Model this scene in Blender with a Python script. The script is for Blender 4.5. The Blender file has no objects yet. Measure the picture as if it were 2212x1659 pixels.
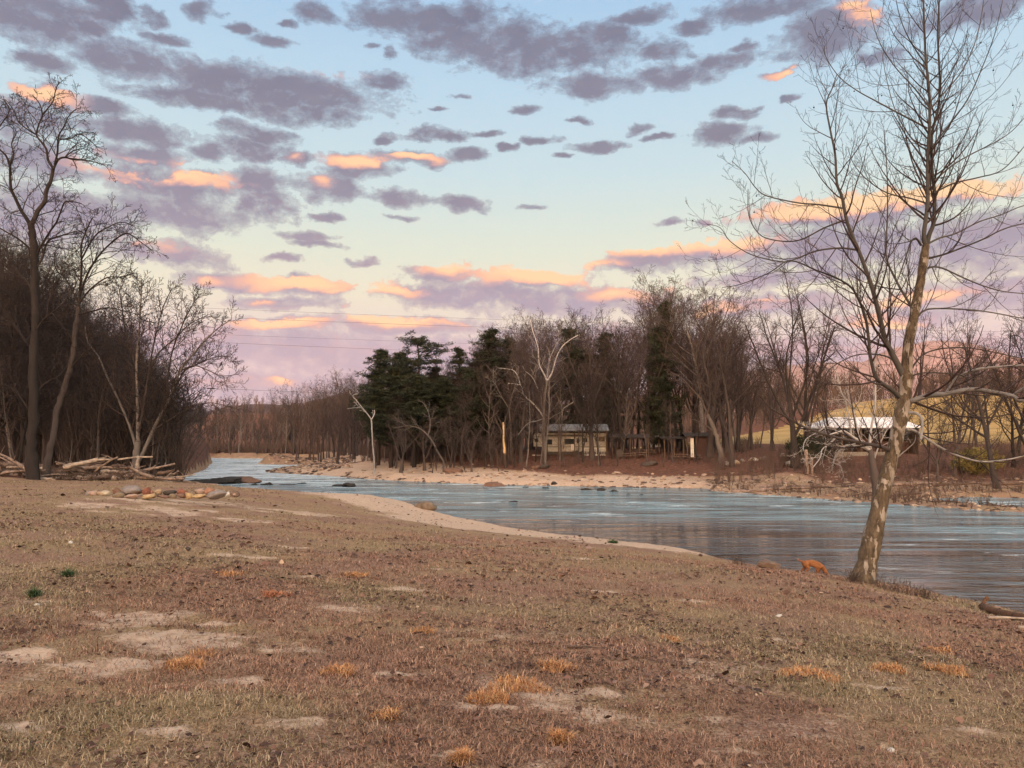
import bpy, bmesh, math, random
import numpy as np
from mathutils import Vector
scene = bpy.context.scene
COL = scene.collection
F = 1664.0; TH = math.atan((968-829.5)/F); CAMZ = 1.7; WATER = -2.4
def P(u, v, y):
    a = (u-1106)/F; b = (829.5-v)/F
    d = (a, math.cos(TH)-b*math.sin(TH), math.sin(TH)+b*math.cos(TH))
    k = y/d[1]
    return (d[0]*k, y, CAMZ+d[2]*k)
def W(u, v, z=WATER):           # the point of a level plane seen along a direction
    a = (u-1106)/F; b = (829.5-v)/F
    d = (a, math.cos(TH)-b*math.sin(TH), math.sin(TH)+b*math.cos(TH))
    k = (z-CAMZ)/d[2]
    return (d[0]*k, d[1]*k)

# ------------------------------------------------------------------ naming
def tag(o, label=None, cat=None, group=None, kind=None):
    if label: o['label'] = label
    if cat: o['category'] = cat
    if group: o['group'] = group
    if kind: o['kind'] = kind
    return o
def empty(name, loc=(0,0,0), rz=0):
    o = bpy.data.objects.new(name, None); COL.objects.link(o)
    o.location = loc; o.rotation_euler = (0,0,rz); o.empty_display_size = .3
    return o
def copy_tree(o, parent=None):
    c = o.copy(); COL.objects.link(c)
    if parent: c.parent = parent
    for ch in [x for x in bpy.data.objects if x.parent == o]: copy_tree(ch, c)
    return c
def link_mesh(name, me, mat=None, parent=None, smooth=True, loc=(0,0,0)):
    o = bpy.data.objects.new(name, me); COL.objects.link(o); o.location = loc
    if mat is not None:
        for m in (mat if isinstance(mat, (list, tuple)) else [mat]): me.materials.append(m)
    if smooth and len(me.polygons): me.polygons.foreach_set('use_smooth', np.ones(len(me.polygons), dtype=bool))
    if parent: o.parent = parent
    return o
def np_mesh(name, V, Fc, col=None, midx=None):
    """V (n,3); Fc list of int arrays (m,k)"""
    me = bpy.data.meshes.new(name)
    V = np.asarray(V, dtype=np.float32); Fc = [f for f in Fc if len(f)]
    me.vertices.add(len(V)); me.vertices.foreach_set('co', V.ravel())
    loops = np.concatenate([f.ravel() for f in Fc]).astype(np.int32)
    tot = np.concatenate([np.full(len(f), f.shape[1]) for f in Fc]).astype(np.int32)
    st = np.concatenate([[0], np.cumsum(tot)[:-1]]).astype(np.int32)
    me.loops.add(len(loops)); me.loops.foreach_set('vertex_index', loops)
    me.polygons.add(len(tot)); me.polygons.foreach_set('loop_start', st); me.polygons.foreach_set('loop_total', tot)
    if midx is not None: me.polygons.foreach_set('material_index', midx.astype(np.int32))
    me.update(calc_edges=True)
    if col is not None:
        a = me.color_attributes.new('Col', 'FLOAT_COLOR', 'POINT')
        c = np.ones((len(V),4), dtype=np.float32); c[:, :3] = col; a.data.foreach_set('color', c.ravel())
    return me

# ------------------------------------------------------------------ materials
def newmat(name):
    m = bpy.data.materials.new(name); m.use_nodes = True
    nt = m.node_tree; b = nt.nodes['Principled BSDF']
    b.inputs['Specular IOR Level'].default_value = .25
    return m, nt, b
def N(nt, t, **kw):
    n = nt.nodes.new(t)
    for k, v in kw.items(): setattr(n, k, v)
    return n
def noise(nt, vec, scale, detail=4, rough=.55, dist=0.):
    n = N(nt, 'ShaderNodeTexNoise'); n.inputs['Scale'].default_value = scale
    n.inputs['Detail'].default_value = detail; n.inputs['Roughness'].default_value = rough; n.inputs['Distortion'].default_value = dist
    nt.links.new(vec, n.inputs['Vector']); return n.outputs['Fac']
def ramp(nt, fac, stops):
    r = N(nt, 'ShaderNodeValToRGB'); e = r.color_ramp.elements
    while len(e) < len(stops): e.new(.5)
    for i, (p, c) in enumerate(stops):
        e[i].position = p; e[i].color = tuple(c)+(1,) if len(c) == 3 else c
    nt.links.new(fac, r.inputs['Fac']); return r.outputs['Color']
def g(x): return (x,x,x)
def mathn(nt, op, a, b=None, c=None, clamp=False):
    n = N(nt, 'ShaderNodeMath', operation=op); n.use_clamp = clamp
    for i, x in enumerate((a, b, c)):
        if x is None: continue
        if isinstance(x, (int, float)): n.inputs[i].default_value = x
        else: nt.links.new(x, n.inputs[i])
    return n.outputs[0]
def mix(nt, fac, a, b, mode='MIX'):
    n = N(nt, 'ShaderNodeMix', data_type='RGBA', blend_type=mode); n.clamp_factor = True
    for s, x in ((n.inputs['Factor'], fac), (n.inputs['A'], a), (n.inputs['B'], b)):
        if isinstance(x, (int, float)): s.default_value = x
        elif isinstance(x, tuple): s.default_value = tuple(x)+(1,) if len(x) == 3 else x
        else: nt.links.new(x, s)
    return n.outputs['Result']
def bump(nt, b, h, strength=.5, dist=.02):
    n = N(nt, 'ShaderNodeBump'); n.inputs['Strength'].default_value = strength; n.inputs['Distance'].default_value = dist
    nt.links.new(h, n.inputs['Height']); nt.links.new(n.outputs[0], b.inputs['Normal'])
def ocoord(nt): return N(nt, 'ShaderNodeTexCoord').outputs['Object']
def scaled(nt, vec, s):
    n = N(nt, 'ShaderNodeMapping'); n.inputs['Scale'].default_value = s
    nt.links.new(vec, n.inputs['Vector']); return n.outputs[0]

def simple(name, col, var=.35, scale=6, rough=.85, bmp=.3, bdist=.02, stretch=None, metal=0.):
    m, nt, b = newmat(name)
    v = ocoord(nt)
    if stretch: v = scaled(nt, v, stretch)
    f = noise(nt, v, scale, 6)
    lo = tuple(c*(1-var) for c in col); hi = tuple(min(1, c*(1+var)) for c in col)
    nt.links.new(ramp(nt, f, [(.3, lo), (.7, hi)]), b.inputs['Base Color'])
    b.inputs['Roughness'].default_value = rough; b.inputs['Metallic'].default_value = metal
    if bmp: bump(nt, b, noise(nt, v, scale*3, 5), bmp, bdist)
    return m
def bark(name, dark, light, scale=3.0):
    """bark tone drifts from tree to tree"""
    dark = (dark[0]*.74, dark[1]*.80, dark[2]*.90); light = (light[0]*.74, light[1]*.80, light[2]*.90)
    m, nt, b = newmat(name)
    info = N(nt, 'ShaderNodeObjectInfo')
    v = scaled(nt, ocoord(nt), (1, 1, .25))
    f = noise(nt, v, scale, 6, .65)
    c = ramp(nt, f, [(.3, dark), (.72, light)])
    c2 = mix(nt, mathn(nt, 'MULTIPLY', info.outputs['Random'], .55), c, tuple(min(1, x*1.9) for x in light))
    nt.links.new(c2, b.inputs['Base Color'])
    b.inputs['Roughness'].default_value = .9
    bump(nt, b, noise(nt, v, scale*4, 4), .6, .03)
    return m
def attrmat(name, rough=.8, transl=0.):
    m, nt, b = newmat(name)
    a = N(nt, 'ShaderNodeVertexColor', layer_name='Col')
    nt.links.new(a.outputs['Color'], b.inputs['Base Color']); b.inputs['Roughness'].default_value = rough
    b.inputs['Specular IOR Level'].default_value = .15
    return m
M = {}
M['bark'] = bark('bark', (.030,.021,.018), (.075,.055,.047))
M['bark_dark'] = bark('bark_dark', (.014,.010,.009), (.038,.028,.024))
M['bark_grey'] = bark('bark_grey', (.075,.06,.052), (.16,.13,.11))
M['twig'] = bark('twig', (.038,.024,.021), (.08,.054,.046), 1.)
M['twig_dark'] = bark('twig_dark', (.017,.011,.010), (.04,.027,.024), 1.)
M['white_bark'] = bark('white_bark', (.16,.14,.125), (.34,.30,.275), 4.)
def sycamore_bark():
    m, nt, b = newmat('mottled_bark')
    co = ocoord(nt); v = scaled(nt, co, (1, 1, .38))
    sep = N(nt, 'ShaderNodeSeparateXYZ'); nt.links.new(co, sep.inputs[0])
    hi = mathn(nt, 'MULTIPLY_ADD', sep.outputs['Z'], .022, -.055)     # flakes off more the higher it goes
    hi = mathn(nt, 'MINIMUM', hi, mathn(nt, 'MULTIPLY_ADD', sep.outputs['Z'], -.016, .095))
    f = mathn(nt, 'ADD', noise(nt, v, 6.5, 4, .6, .4), hi)
    patch = ramp(nt, f, [(.525, g(0)), (.545, g(1))])
    brown = ramp(nt, noise(nt, scaled(nt, co, (1,1,.4)), 14, 5, .7), [(.3, (.035,.025,.018)), (.5, (.10,.072,.048)), (.75, (.20,.15,.10))])
    cream = ramp(nt, noise(nt, v, 9, 4), [(.3, (.19,.15,.12)), (.7, (.40,.34,.29))])
    nt.links.new(mix(nt, patch, brown, cream), b.inputs['Base Color'])
    b.inputs['Roughness'].default_value = .85
    h = mathn(nt, 'SUBTRACT', noise(nt, v, 22, 5, .7), patch)
    bump(nt, b, h, .8, .03)
    return m
M['mottled_bark'] = sycamore_bark()
def needle_mat():
    m, nt, b = newmat('needles')
    info = N(nt, 'ShaderNodeObjectInfo')
    f = noise(nt, ocoord(nt), 1.1, 4)
    c = ramp(nt, f, [(.3, (.010,.014,.008)), (.55, (.022,.029,.014)), (.8, (.058,.058,.027))])
    nt.links.new(c, b.inputs['Base Color']); b.inputs['Roughness'].default_value = .7
    return m
M['needles'] = needle_mat()
M['vcol'] = attrmat('dry_plant_matter')

# ------------------------------------------------------------------ tubes
def _norm(a): return a/np.maximum(np.linalg.norm(a, axis=-1, keepdims=True), 1e-9)
def tubes(polys, sides=4):
    """polys: list of (pts (n,3), radii (n,)) -> V, F  (batched by length)"""
    byn = {}
    for p, r in polys: byn.setdefault(len(p), []).append((p, r))
    Vs, Fs, off = [], [], 0
    for n, lst in byn.items():
        A = np.array([p for p, r in lst], dtype=np.float64); R = np.array([r for p, r in lst], dtype=np.float64)
        m = len(A)
        T = np.empty_like(A); T[:, 1:-1] = A[:, 2:]-A[:, :-2]; T[:, 0] = A[:, 1]-A[:, 0]; T[:, -1] = A[:, -1]-A[:, -2]
        T = _norm(T)
        mean = _norm(A[:, -1]-A[:, 0]+1e-6)
        ref = np.where(np.abs(mean[:, 2:3]) < .8, np.array([[0,0,1.]]), np.array([[1.,.1,0]]))
        ref = np.repeat(ref[:, None, :], n, 1)
        U = _norm(np.cross(T, ref)); Wv = np.cross(T, U)
        ang = np.arange(sides)*2*math.pi/sides
        ring = A[:, :, None, :]+R[:, :, None, None]*(np.cos(ang)[None, None, :, None]*U[:, :, None, :]+np.sin(ang)[None, None, :, None]*Wv[:, :, None, :])
        Vs.append(ring.reshape(-1, 3))
        base = off+np.arange(m)[:, None, None]*(n*sides)+np.arange(n-1)[None, :, None]*sides
        k = np.arange(sides)[None, None, :]; k2 = (k+1) % sides
        q = np.stack([base+k, base+k2, base+sides+k2, base+sides+k], -1).reshape(-1, 4)
        Fs.append(q); off += m*n*sides
    if not Vs: return np.zeros((0,3)), np.zeros((0,4), int)
    return np.concatenate(Vs), np.concatenate(Fs)
def tube_obj(name, polys, sides, mat, parent=None, loc=(0,0,0)):
    V, Q = tubes(polys, sides)
    return link_mesh(name, np_mesh(name, V, [Q]), mat, parent, True, loc)
def smooth_line(pts, n=None, sub=4):
    pts = [np.array(p, float) for p in pts]
    out = []
    for i in range(len(pts)-1):
        p0 = pts[max(i-1, 0)]; p1 = pts[i]; p2 = pts[i+1]; p3 = pts[min(i+2, len(pts)-1)]
        for k in range(sub):
            t = k/sub
            out.append(.5*((2*p1)+(-p0+p2)*t+(2*p0-5*p1+4*p2-p3)*t*t+(-p0+3*p1-3*p2+p3)*t**3))
    out.append(pts[-1]); return np.array(out)

def rot_dir(d, ang, az):
    d = Vector(d).normalized(); a = d.orthogonal().normalized(); b = d.cross(a)
    s = math.sin(ang)
    return d*math.cos(ang)+(a*math.cos(az)+b*math.sin(az))*s
def grow(rng, p, d, L, r, lev, out, cfg):
    n = cfg['n'][lev]; pts = [tuple(p)]; rad = [r]; d = Vector(d).normalized(); p = Vector(p)
    st = L/(n-1); wa = cfg['wander'][lev]; tr = cfg['trop'][lev]; tp = cfg.get('taper', .25)
    dirs = [d]
    for i in range(1, n):
        d = (d+Vector((rng.gauss(0, wa), rng.gauss(0, wa), rng.gauss(0, wa)+tr))).normalized()
        p = p+d*st; pts.append(tuple(p)); t = i/(n-1); rad.append(max(r*(1-t*(1-tp)), cfg['rmin'])); dirs.append(d)
    out[lev].append((pts, rad))
    kids(rng, pts, rad, L, lev, out, cfg)
def kids(rng, pts, rad, L, lev, out, cfg, lo=None, count=None):
    if lev >= cfg['levels']: return
    k = count if count is not None else cfg['kids'][lev]; lo = cfg['lo'][lev] if lo is None else lo
    az = rng.random()*6.28; n = len(pts)
    for j in range(k):
        t = lo+(1-lo)*(j+rng.random())/k; x = t*(n-1); i = min(int(x), n-2); f = x-i
        a = Vector(pts[i]); b = Vector(pts[i+1]); pos = a.lerp(b, f); rr = rad[i]*(1-f)+rad[i+1]*f
        az += 2.4+rng.uniform(-.5, .5)
        dd = rot_dir(b-a, math.radians(cfg['ang'][lev]*rng.uniform(.7, 1.25)), az)
        if lev == 0 and cfg.get('apical'): q = cfg['apical'](t)
        else: q = 1-.55*(t-lo)/(1-lo+1e-6)
        LL = L*cfg['ratio'][lev]*q*rng.uniform(.65, 1.2)
        grow(rng, pos, dd, LL, max(min(rr*.62, r_for(LL)), cfg['rmin']), lev+1, out, cfg)
def r_for(L): return .012*L+.004*L*L**.3

def build_tree(name, lv, mats, sides=(8, 5, 3), tmp=True):
    """Empty > trunk, crown"""
    root = empty(name)
    tube_obj('trunk', lv[0], sides[0], mats[0], root)
    polys = []
    V1, Q1 = tubes(lv[1], sides[1]); rest = [x for l in lv[2:] for x in l]
    V2, Q2 = tubes(rest, sides[2])
    V = np.concatenate([V1, V2]); Q = np.concatenate([Q1, Q2+len(V1)])
    mi = np.concatenate([np.zeros(len(Q1)), np.ones(len(Q2))])
    link_mesh('crown', np_mesh('crown', V, [Q], midx=mi), [mats[0], mats[1]], root)
    return root
def variant(seed, kind):
    rng = random.Random(seed)
    H = 20.
    if kind == 'forest':     # tall, narrow, branches in the upper half
        cfg = dict(levels=4, n=[12,7,5,4,3], wander=[.035,.09,.12,.16,.2], trop=[.02,.10,.07,.05,.03], kids=[20,9,6,3], lo=[.38,.2,.2,.2],
                   ang=[42,40,42,45], ratio=[.34,.46,.5,.55], rmin=.009, taper=.15, apical=lambda t: 1.25-1.0*abs(t-.5))
        r0 = .24
    elif kind == 'spread':
        cfg = dict(levels=4, n=[9,8,6,4,3], wander=[.06,.12,.15,.18,.2], trop=[.02,.09,.06,.04,.03], kids=[15,10,6,4], lo=[.25,.2,.15,.2],
                   ang=[48,42,45,48], ratio=[.52,.46,.48,.5], rmin=.009, taper=.12, apical=lambda t: 1.15-.6*t)
        r0 = .32
    elif kind == 'fork':     # trunk splits low in several leaders
        cfg = dict(levels=4, n=[5,10,6,4,3], wander=[.05,.06,.13,.17,.2], trop=[.02,.06,.08,.05,.03], kids=[6,15,7,4], lo=[.35,.3,.15,.2],
                   ang=[26,42,45,48], ratio=[1.45,.27,.5,.55], rmin=.009, taper=.35, apical=lambda t: 1.)
        r0 = .34
    elif kind == 'thin':     # young understorey
        cfg = dict(levels=3, n=[10,6,4,3], wander=[.06,.12,.16,.2], trop=[.01,.08,.06,.04], kids=[22,8,4], lo=[.25,.15,.2],
                   ang=[50,45,48], ratio=[.28,.5,.5], rmin=.010, taper=.2, apical=lambda t: 1.2-.8*t)
        r0 = .16
    lv = [[] for _ in range(5)]
    L0 = {'forest': 19, 'spread': 15.5, 'fork': 9, 'thin': 18}[kind]
    grow(rng, (0,0,-.3), (rng.gauss(0,.03), rng.gauss(0,.03), 1), L0, r0, 0, lv, cfg)
    top = max(p[2] for l in lv for (pp, _) in l for p in pp)
    k = H/top
    lv = [[([(x*k, y*k, z*k) for x, y, z in pp], rr) for pp, rr in l] for l in lv]
    pp, rr = lv[0][0]; rr[0] *= 1.35
    return lv

# ------------------------------------------------------------------ terrain
def vnoise(x, y, seed=0):
    """smooth value noise, numpy"""
    xi = np.floor(x).astype(np.int64); yi = np.floor(y).astype(np.int64); fx = x-xi; fy = y-yi
    def h(a, b):
        n = (a*374761393+b*668265263+seed*982451653) & 0x7fffffff
        n = ((n ^ (n >> 13))*1274126177) & 0x7fffffff
        return ((n ^ (n >> 16)) & 0xffff)/65535.
    fx = fx*fx*(3-2*fx); fy = fy*fy*(3-2*fy)
    return (h(xi, yi)*(1-fx)+h(xi+1, yi)*fx)*(1-fy)+(h(xi, yi+1)*(1-fx)+h(xi+1, yi+1)*fx)*fy
def fbm(x, y, seed=0, o=4):
    s = 0; a = .5
    for i in range(o):
        s = s+a*vnoise(x*2**i, y*2**i, seed+i); a *= .5
    return s/(1-.5**o)
def sstep(a, b, x):
    t = np.clip((x-a)/(b-a), 0, 1); return t*t*(3-2*t)
NEAR = [(-160,370),(-123,310),(-84,215),(-60,150),(-47,110),(-33,74),(-22,54),(-17,47.5),(-12.5,47.5),(-9.5,48.5),(-7.2,49.6),(-6.7,47.5),(-3.6,45),(-.6,41.5),(1.9,37.5),(4.4,34.6),(6.5,31.5),
        (8.2,26.9),(9.9,24.9),(11.0,22.9),(11.9,21.0),(12.1,18.7),(12.6,16.6),(13.3,14),(15,9),(16,0),(22,-40),(40,-200),(60,-5000),(-6000,-5000),(-6000,3000),(-700,900)]
FARL = [W(u, v) for u, v in [(445,989),(520,990),(700,991)]]+[(-56,213),(-64,208),(-66,200),(-50,190),(-44.5,176),(-38,150),(-42,138),(-43,133),(-36,125),(-28,116),
        (-16.6,100),(-5.7,90),(4.7,84),(14.3,81),(19.2,79),(18.6,74),(21.0,71)]+[(23.2,66),(25.4,61.3),(27.1,57.5),(29.8,53.2),(32,49.5),(34.5,46.5),(37.5,45),(38.5,47),(36.5,51),(34.8,55),(32.9,59.5),(33.4,63),(39,65.4),(42.4,63.6),
        (47,61),(60,57),(90,52),(150,40),(400,0),(6000,-600),(6000,6000),(-700,6000),(-300,900),(-200,420)]
def sdf(poly, x, y):
    p = np.array(poly); d2 = np.full(x.shape, 1e18); ins = np.zeros(x.shape, bool)
    for i in range(len(p)):
        ax, ay = p[i]; bx, by = p[(i+1) % len(p)]
        ex, ey = bx-ax, by-ay; wx, wy = x-ax, y-ay
        t = np.clip((wx*ex+wy*ey)/(ex*ex+ey*ey), 0, 1)
        d2 = np.minimum(d2, (wx-t*ex)**2+(wy-t*ey)**2)
        c = ((ay <= y) & (by > y)) | ((by <= y) & (ay > y))
        with np.errstate(divide='ignore', invalid='ignore'):
            ins ^= c & (x < ax+(y-ay)*ex/(ey if ey else 1e-12))
    d = np.sqrt(d2); return np.where(ins, d, -d)
def Z(u, v, y): p = P(u, v, y); return p
CTRL = [(0,0,0),(-5,5,0),(5,4,-.25),(-20,20,0),(-30,42,-.05),(-14,28,-.03),(-14.5,44,-.62),(-18.7,44,-.28),(-22,46,-.2),(-10.7,44,-.82),(-8,44,-.95),(0,12,-.55),(-8,16,-.12),(-7.5,41,-.95),(-12,46,-.92),(-9,47.5,-1.15),
        Z(1106,1155,33),Z(900,1105,43),Z(980,1128,39),Z(1300,1172,29),Z(1500,1196,27),Z(1860,1256,17.4),(4,8,-.55),(10,10,-1.15),(12.4,15,-1.95),
        Z(2060,1300,18.0),Z(2130,1318,17),Z(2212,1344,16),Z(1640,1228,24.5),Z(1750,1238,23.6),Z(1960,1282,18.6),(13.5,6,-1.4),(0,-15,.3),(-40,10,.4),(20,-30,-1),
        # wooded hillside on the left
        (-33,50,.1),(-28,56,-.2),(-22,50,-.6),(-46,52,3),(-50,72,13),(-36,62,2),(-48,88,10),(-44,100,-.8),(-52,115,2.5),(-75,70,25),(-60,100,15),(-75,130,14),(-95,110,34),(-85,160,9),(-110,200,16),(-130,260,12),(-155,310,3),
        (-140,120,52),(-220,200,60),(-90,40,22),(-120,0,30),
        # sandy bank and wooded point opposite
        Z(1000,1016,104),Z(1200,1014,101),Z(1400,1013,99),Z(1500,1012,97),(-20,113,-1.3),(-34,128,-1.5),(-42,134,-2.0),(-44,168,-1.3),(-48,186,-1.5),(-54,203,-1.8),(-40,220,-1),(-60,300,-1.2),(-110,340,-1.2),(-90,420,2),(-150,380,0),
        Z(1000,985,117),Z(1150,978,113),Z(1300,978,113),Z(1480,977,112),Z(850,988,128),(-8,150,1.0),(30,160,1.4),(-35,170,.3),
        # right: sand, spit, shed terrace, pasture
        Z(1600,1035,86),Z(1560,1008,97),Z(1700,1060,71),Z(1800,1066,66),Z(1900,1081,60),Z(2060,1095,54.5),(36,48,-2.2),Z(1700,1020,84),Z(1850,1030,80),Z(2000,1030,80),Z(2150,1040,76),
        Z(1650,985,99),Z(1850,988,92),Z(2000,990,90),Z(2150,1005,84),Z(1700,962,118),Z(2000,962,110),Z(2212,955,112),Z(1560,960,150),
        Z(1560,948,180),Z(1700,925,200),Z(1790,890,225),Z(1900,864,250),Z(2030,850,262),Z(2110,851,262),Z(2212,866,262),Z(2330,870,262),Z(1800,930,165),Z(2000,905,185),Z(2200,905,185),
        (60,330,7),(200,330,20),(300,200,20),(220,100,4),(90,80,0),(200,420,24),(0,260,1.5),(20,420,5),(110,420,12),(300,420,46),(-30,420,1)]
CT = np.array(CTRL, float)
def _fit():
    n = len(CT); K = np.hypot(CT[:, None, 0]-CT[None, :, 0], CT[:, None, 1]-CT[None, :, 1])
    A = np.zeros((n+1, n+1)); A[:n, :n] = -K; A[:n, n] = 1; A[n, :n] = 1
    A[:n, :n] -= np.eye(n)*.15
    return np.linalg.solve(A, np.append(CT[:, 2], 0))
CW = _fit()
def rbf(x, y):
    s = np.full(x.shape, CW[-1])
    for (cx, cy, cz), w in zip(CT, CW[:-1]): s = s-w*np.hypot(x-cx, y-cy)
    return s
def height(x, y, full=False):
    x = np.asarray(x, float); y = np.asarray(y, float)
    jx = x+(fbm(x*.5, y*.5, 3)-.5)*1.1; jy = y+(fbm(x*.5+50, y*.5, 5)-.5)*1.1
    dn = sdf(NEAR, jx, jy); df = sdf(FARL, jx, jy)
    d = np.maximum(dn, df)
    r = np.hypot(x, y)
    h = rbf(x, y)
    hills = 8+34*fbm(x/260., y/260., 21, 3)
    h = h*(1-sstep(420, 650, r))+hills*sstep(420, 650, r)
    back = sstep(-70, -240, y)*sstep(-2000, -1200, y)  # unseen ridge behind the camera, added to keep low sun off the foreground
    h = h*(1-sstep(-30, -90, y))+(.5+back*(75+25*fbm(x/80., y/80., 31, 3)))*sstep(-30, -90, y)
    rough = sstep(60, 20, r)*.05*(fbm(x*.9, y*.9, 8)-.5)+.03*(fbm(x*4, y*4, 9, 3)-.5)+sstep(40, 18, r)*(.055*(fbm(x*2.6, y*3.4, 71, 3)-.5)+.030*(fbm(x*9, y*11, 72, 2)-.5))+sstep(45, 90, r)*.5*(fbm(x*.25, y*.25, 12)-.5)
    h = h+rough*sstep(-.2, 2.5, d)
    h = np.maximum(h, WATER+.05+.03*np.minimum(d, 6))
    steep = 1.3+.9*sstep(50, 90, y)
    bed = WATER-.25-.9*sstep(0, -8, d)
    t = sstep(-.9, steep, d)
    h = bed+(h-bed)*t
    if full: return h, d, dn, df
    return h
def H(x, y): return float(height(np.array([x]), np.array([y]))[0])

SANDN = [(30,1432,70,16),(170,1468,190,32),(245,1345,120,22),(370,1385,150,24),(90,1300,60,6),(430,1350,90,8),(560,1405,90,12),(540,1490,60,14),(1170,1510,130,34),(860,1280,50,5),(640,1245,50,5),(500,1200,90,5),(620,1188,60,4),
         (330,1104,200,7),(330,1088,110,6),(540,1130,60,5),(640,1110,90,6),(450,1085,90,6),(1010,1530,80,10),(1310,1500,80,12),(100,1580,70,14),(420,1590,70,14),(640,1570,80,12),(860,1460,60,7),(1260,1208,50,4),(950,1240,40,5),(1080,1390,30,6),
         (980,1630,60,10),(1500,1560,70,8),(1760,1600,90,10),(1900,1500,60,7),(2120,1600,80,12),(1400,1420,60,6),(1600,1640,70,8),(1500,1300,50,4),(1300,1280,50,4),(760,1330,60,7),(1700,1390,60,5)]
def ground():
    a1 = np.radians(np.arange(-54, 54.01, .19)); a2 = np.radians(np.arange(58, 304, 5.))
    A = np.concatenate([a1, a2]); na = len(A)
    R = [.3, 1.2, 2.0]
    while R[-1] < 5000:
        r = R[-1]; R.append(r*(1.0085 if r < 28 else 1.012 if r < 60 else 1.0085 if r < 140 else 1.016 if r < 700 else 1.06))
    R = np.array(R); nr = len(R)
    X = np.sin(A)[None, :]*R[:, None]; Y = np.cos(A)[None, :]*R[:, None]
    h, d, dn, df = height(X, Y, True)
    i = np.arange(nr-1)[:, None]*na; j = np.arange(na)[None, :]; j2 = (j+1) % na
    Q = np.stack([i+j, i+j2, i+na+j2, i+na+j], -1).reshape(-1, 4)[:, ::-1]
    V = np.stack([X, Y, h], -1).reshape(-1, 3)
    # what the soil is made of: R sand, G pasture, B leaf fall of the woods
    sand = np.zeros(X.shape)
    near = dn > -2
    # sandy beach along the near shore (middle stretch only)
    BT = np.interp(X, [-12,-4,2,8], [11,10.5,7,4]); beach = sstep(1.0, .45, dn/BT+.35*(fbm(X*.4, Y*.4, 40)-.5)*2)*sstep(25, 29, Y)*sstep(51, 47, Y)*sstep(-14, -9, X)
    sand = np.maximum(sand, np.where(near, beach, 0))
    sand = np.maximum(sand, np.where(near, sstep(1.2, .3, dn)*.8*sstep(24, 27, Y)*sstep(-20, -15, X), 0))
    WX = 2.6*(fbm(X*.9, Y*1.4, 201, 4)-.5); WY = 3.4*(fbm(X*.9+40, Y*1.4, 205, 4)-.5)
    for (u, v, ru, rv) in SANDN:
        dep = {True: None}
        y0 = None
        # distance at which this sight line meets the sloping bank
        for yy in np.geomspace(3, 50, 60):
            p = P(u, v, yy)
            if p[2] < H0(p[0], p[1]): y0 = yy; break
        if y0 is None: continue
        p = P(u, v, y0); rx = ru/F*y0; ry = rv/F*y0*y0/max(.5, CAMZ-p[2])
        q = 1-np.hypot((X+WX*rx-p[0])/rx, (Y+WY*ry-p[1])/ry)*.62
        sand = np.maximum(sand, np.where(dn > 0, np.clip(q*1.4, 0, 1)*.72, 0))
    sand = np.maximum(sand, np.where(dn > 0, .42*sstep(.42, .78, fbm(X*.5, Y*.8, 77)), 0))
    fs = sstep(14+6*fbm(X*.12, Y*.12, 44), 8, df)*(.62+.5*(fbm(X*.25, Y*.5, 47)-.25))*sstep(-60, -30, X)
    rt = sstep(12, 30, X); fs = fs*(1-rt)+rt*sstep(25, 15, df+6*(fbm(X*.15, Y*.15, 45)-.5))*(.27+.5*(fbm(X*.3, Y*.5, 46)-.3))
    sand = np.where((df > -2) & (Y > 40), fs, sand)
    sand = np.where(d < 0, np.where((X < -18) & (df < dn), .2, .6), sand)
    FY = np.interp(X, [10,49,71,105,119,400], [172,182,204,240,268,276])
    fld = sstep(0, 1, ((X-38)+(Y-118)*.25)/14)*sstep(104, 124, Y+.05*X)*(Y < FY)*sstep(420, 300, X)*(df > 0)
    fld = np.maximum(fld, (df > 0)*sstep(128, 142, Y)*sstep(10, 16, X)*(Y < FY))
    leaf = np.where(df > 0, sstep(9, 14, df), 0)
    hillL = sstep(-24, -31, X+(Y-50)*-.0)*sstep(46.5, 49, Y)+sstep(-38, -44, X)*sstep(30, 44, Y)
    leaf = np.maximum(leaf, np.where(dn > 0, np.clip(hillL, 0, 1), 0))
    leaf = np.maximum(leaf, sstep(300, 400, np.hypot(X, Y)))
    C = np.stack([sand, fld, leaf], -1).reshape(-1, 3)
    me = np_mesh('ground', V, [Q], C)
    m, nt, b = newmat('ground')
    co = ocoord(nt)
    at = N(nt, 'ShaderNodeVertexColor', layer_name='Col'); sp = N(nt, 'ShaderNodeSeparateColor'); nt.links.new(at.outputs['Color'], sp.inputs[0])
    n1 = noise(nt, co, .45, 5, .6); n2 = noise(nt, co, 5.5, 6, .7); n3 = noise(nt, co, 38, 4, .7); n4 = noise(nt, co, 1.6, 5, .65)
    soil = ramp(nt, n3, [(.30, (.105,.058,.042)), (.5, (.23,.135,.098)), (.7, (.38,.255,.19))])
    grass = ramp(nt, n3, [(.28, (.11,.072,.040)), (.5, (.26,.178,.105)), (.72, (.42,.31,.19))])
    gm = ramp(nt, n1, [(.40, g(0)), (.60, g(1))])
    base = mix(nt, gm, soil, grass)
    sandc = ramp(nt, n2, [(.25, (.33,.23,.165)), (.5, (.45,.33,.25)), (.8, (.56,.43,.34))])
    sm = mathn(nt, 'ADD', sp.outputs[0], mathn(nt, 'MULTIPLY_ADD', n2, .95, -.50))
    sm = mathn(nt, 'ADD', sm, mathn(nt, 'MULTIPLY_ADD', n3, .7, -.36))
    sm = mathn(nt, 'ADD', sm, mathn(nt, 'MULTIPLY_ADD', n4, .5, -.25))
    smask = ramp(nt, sm, [(.38, g(0)), (.66, g(1))])
    base = mix(nt, smask, base, sandc)
    field = ramp(nt, noise(nt, co, .12, 6, .6), [(.3, (.21,.145,.055)), (.55, (.32,.225,.10)), (.75, (.40,.29,.15))])
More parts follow.
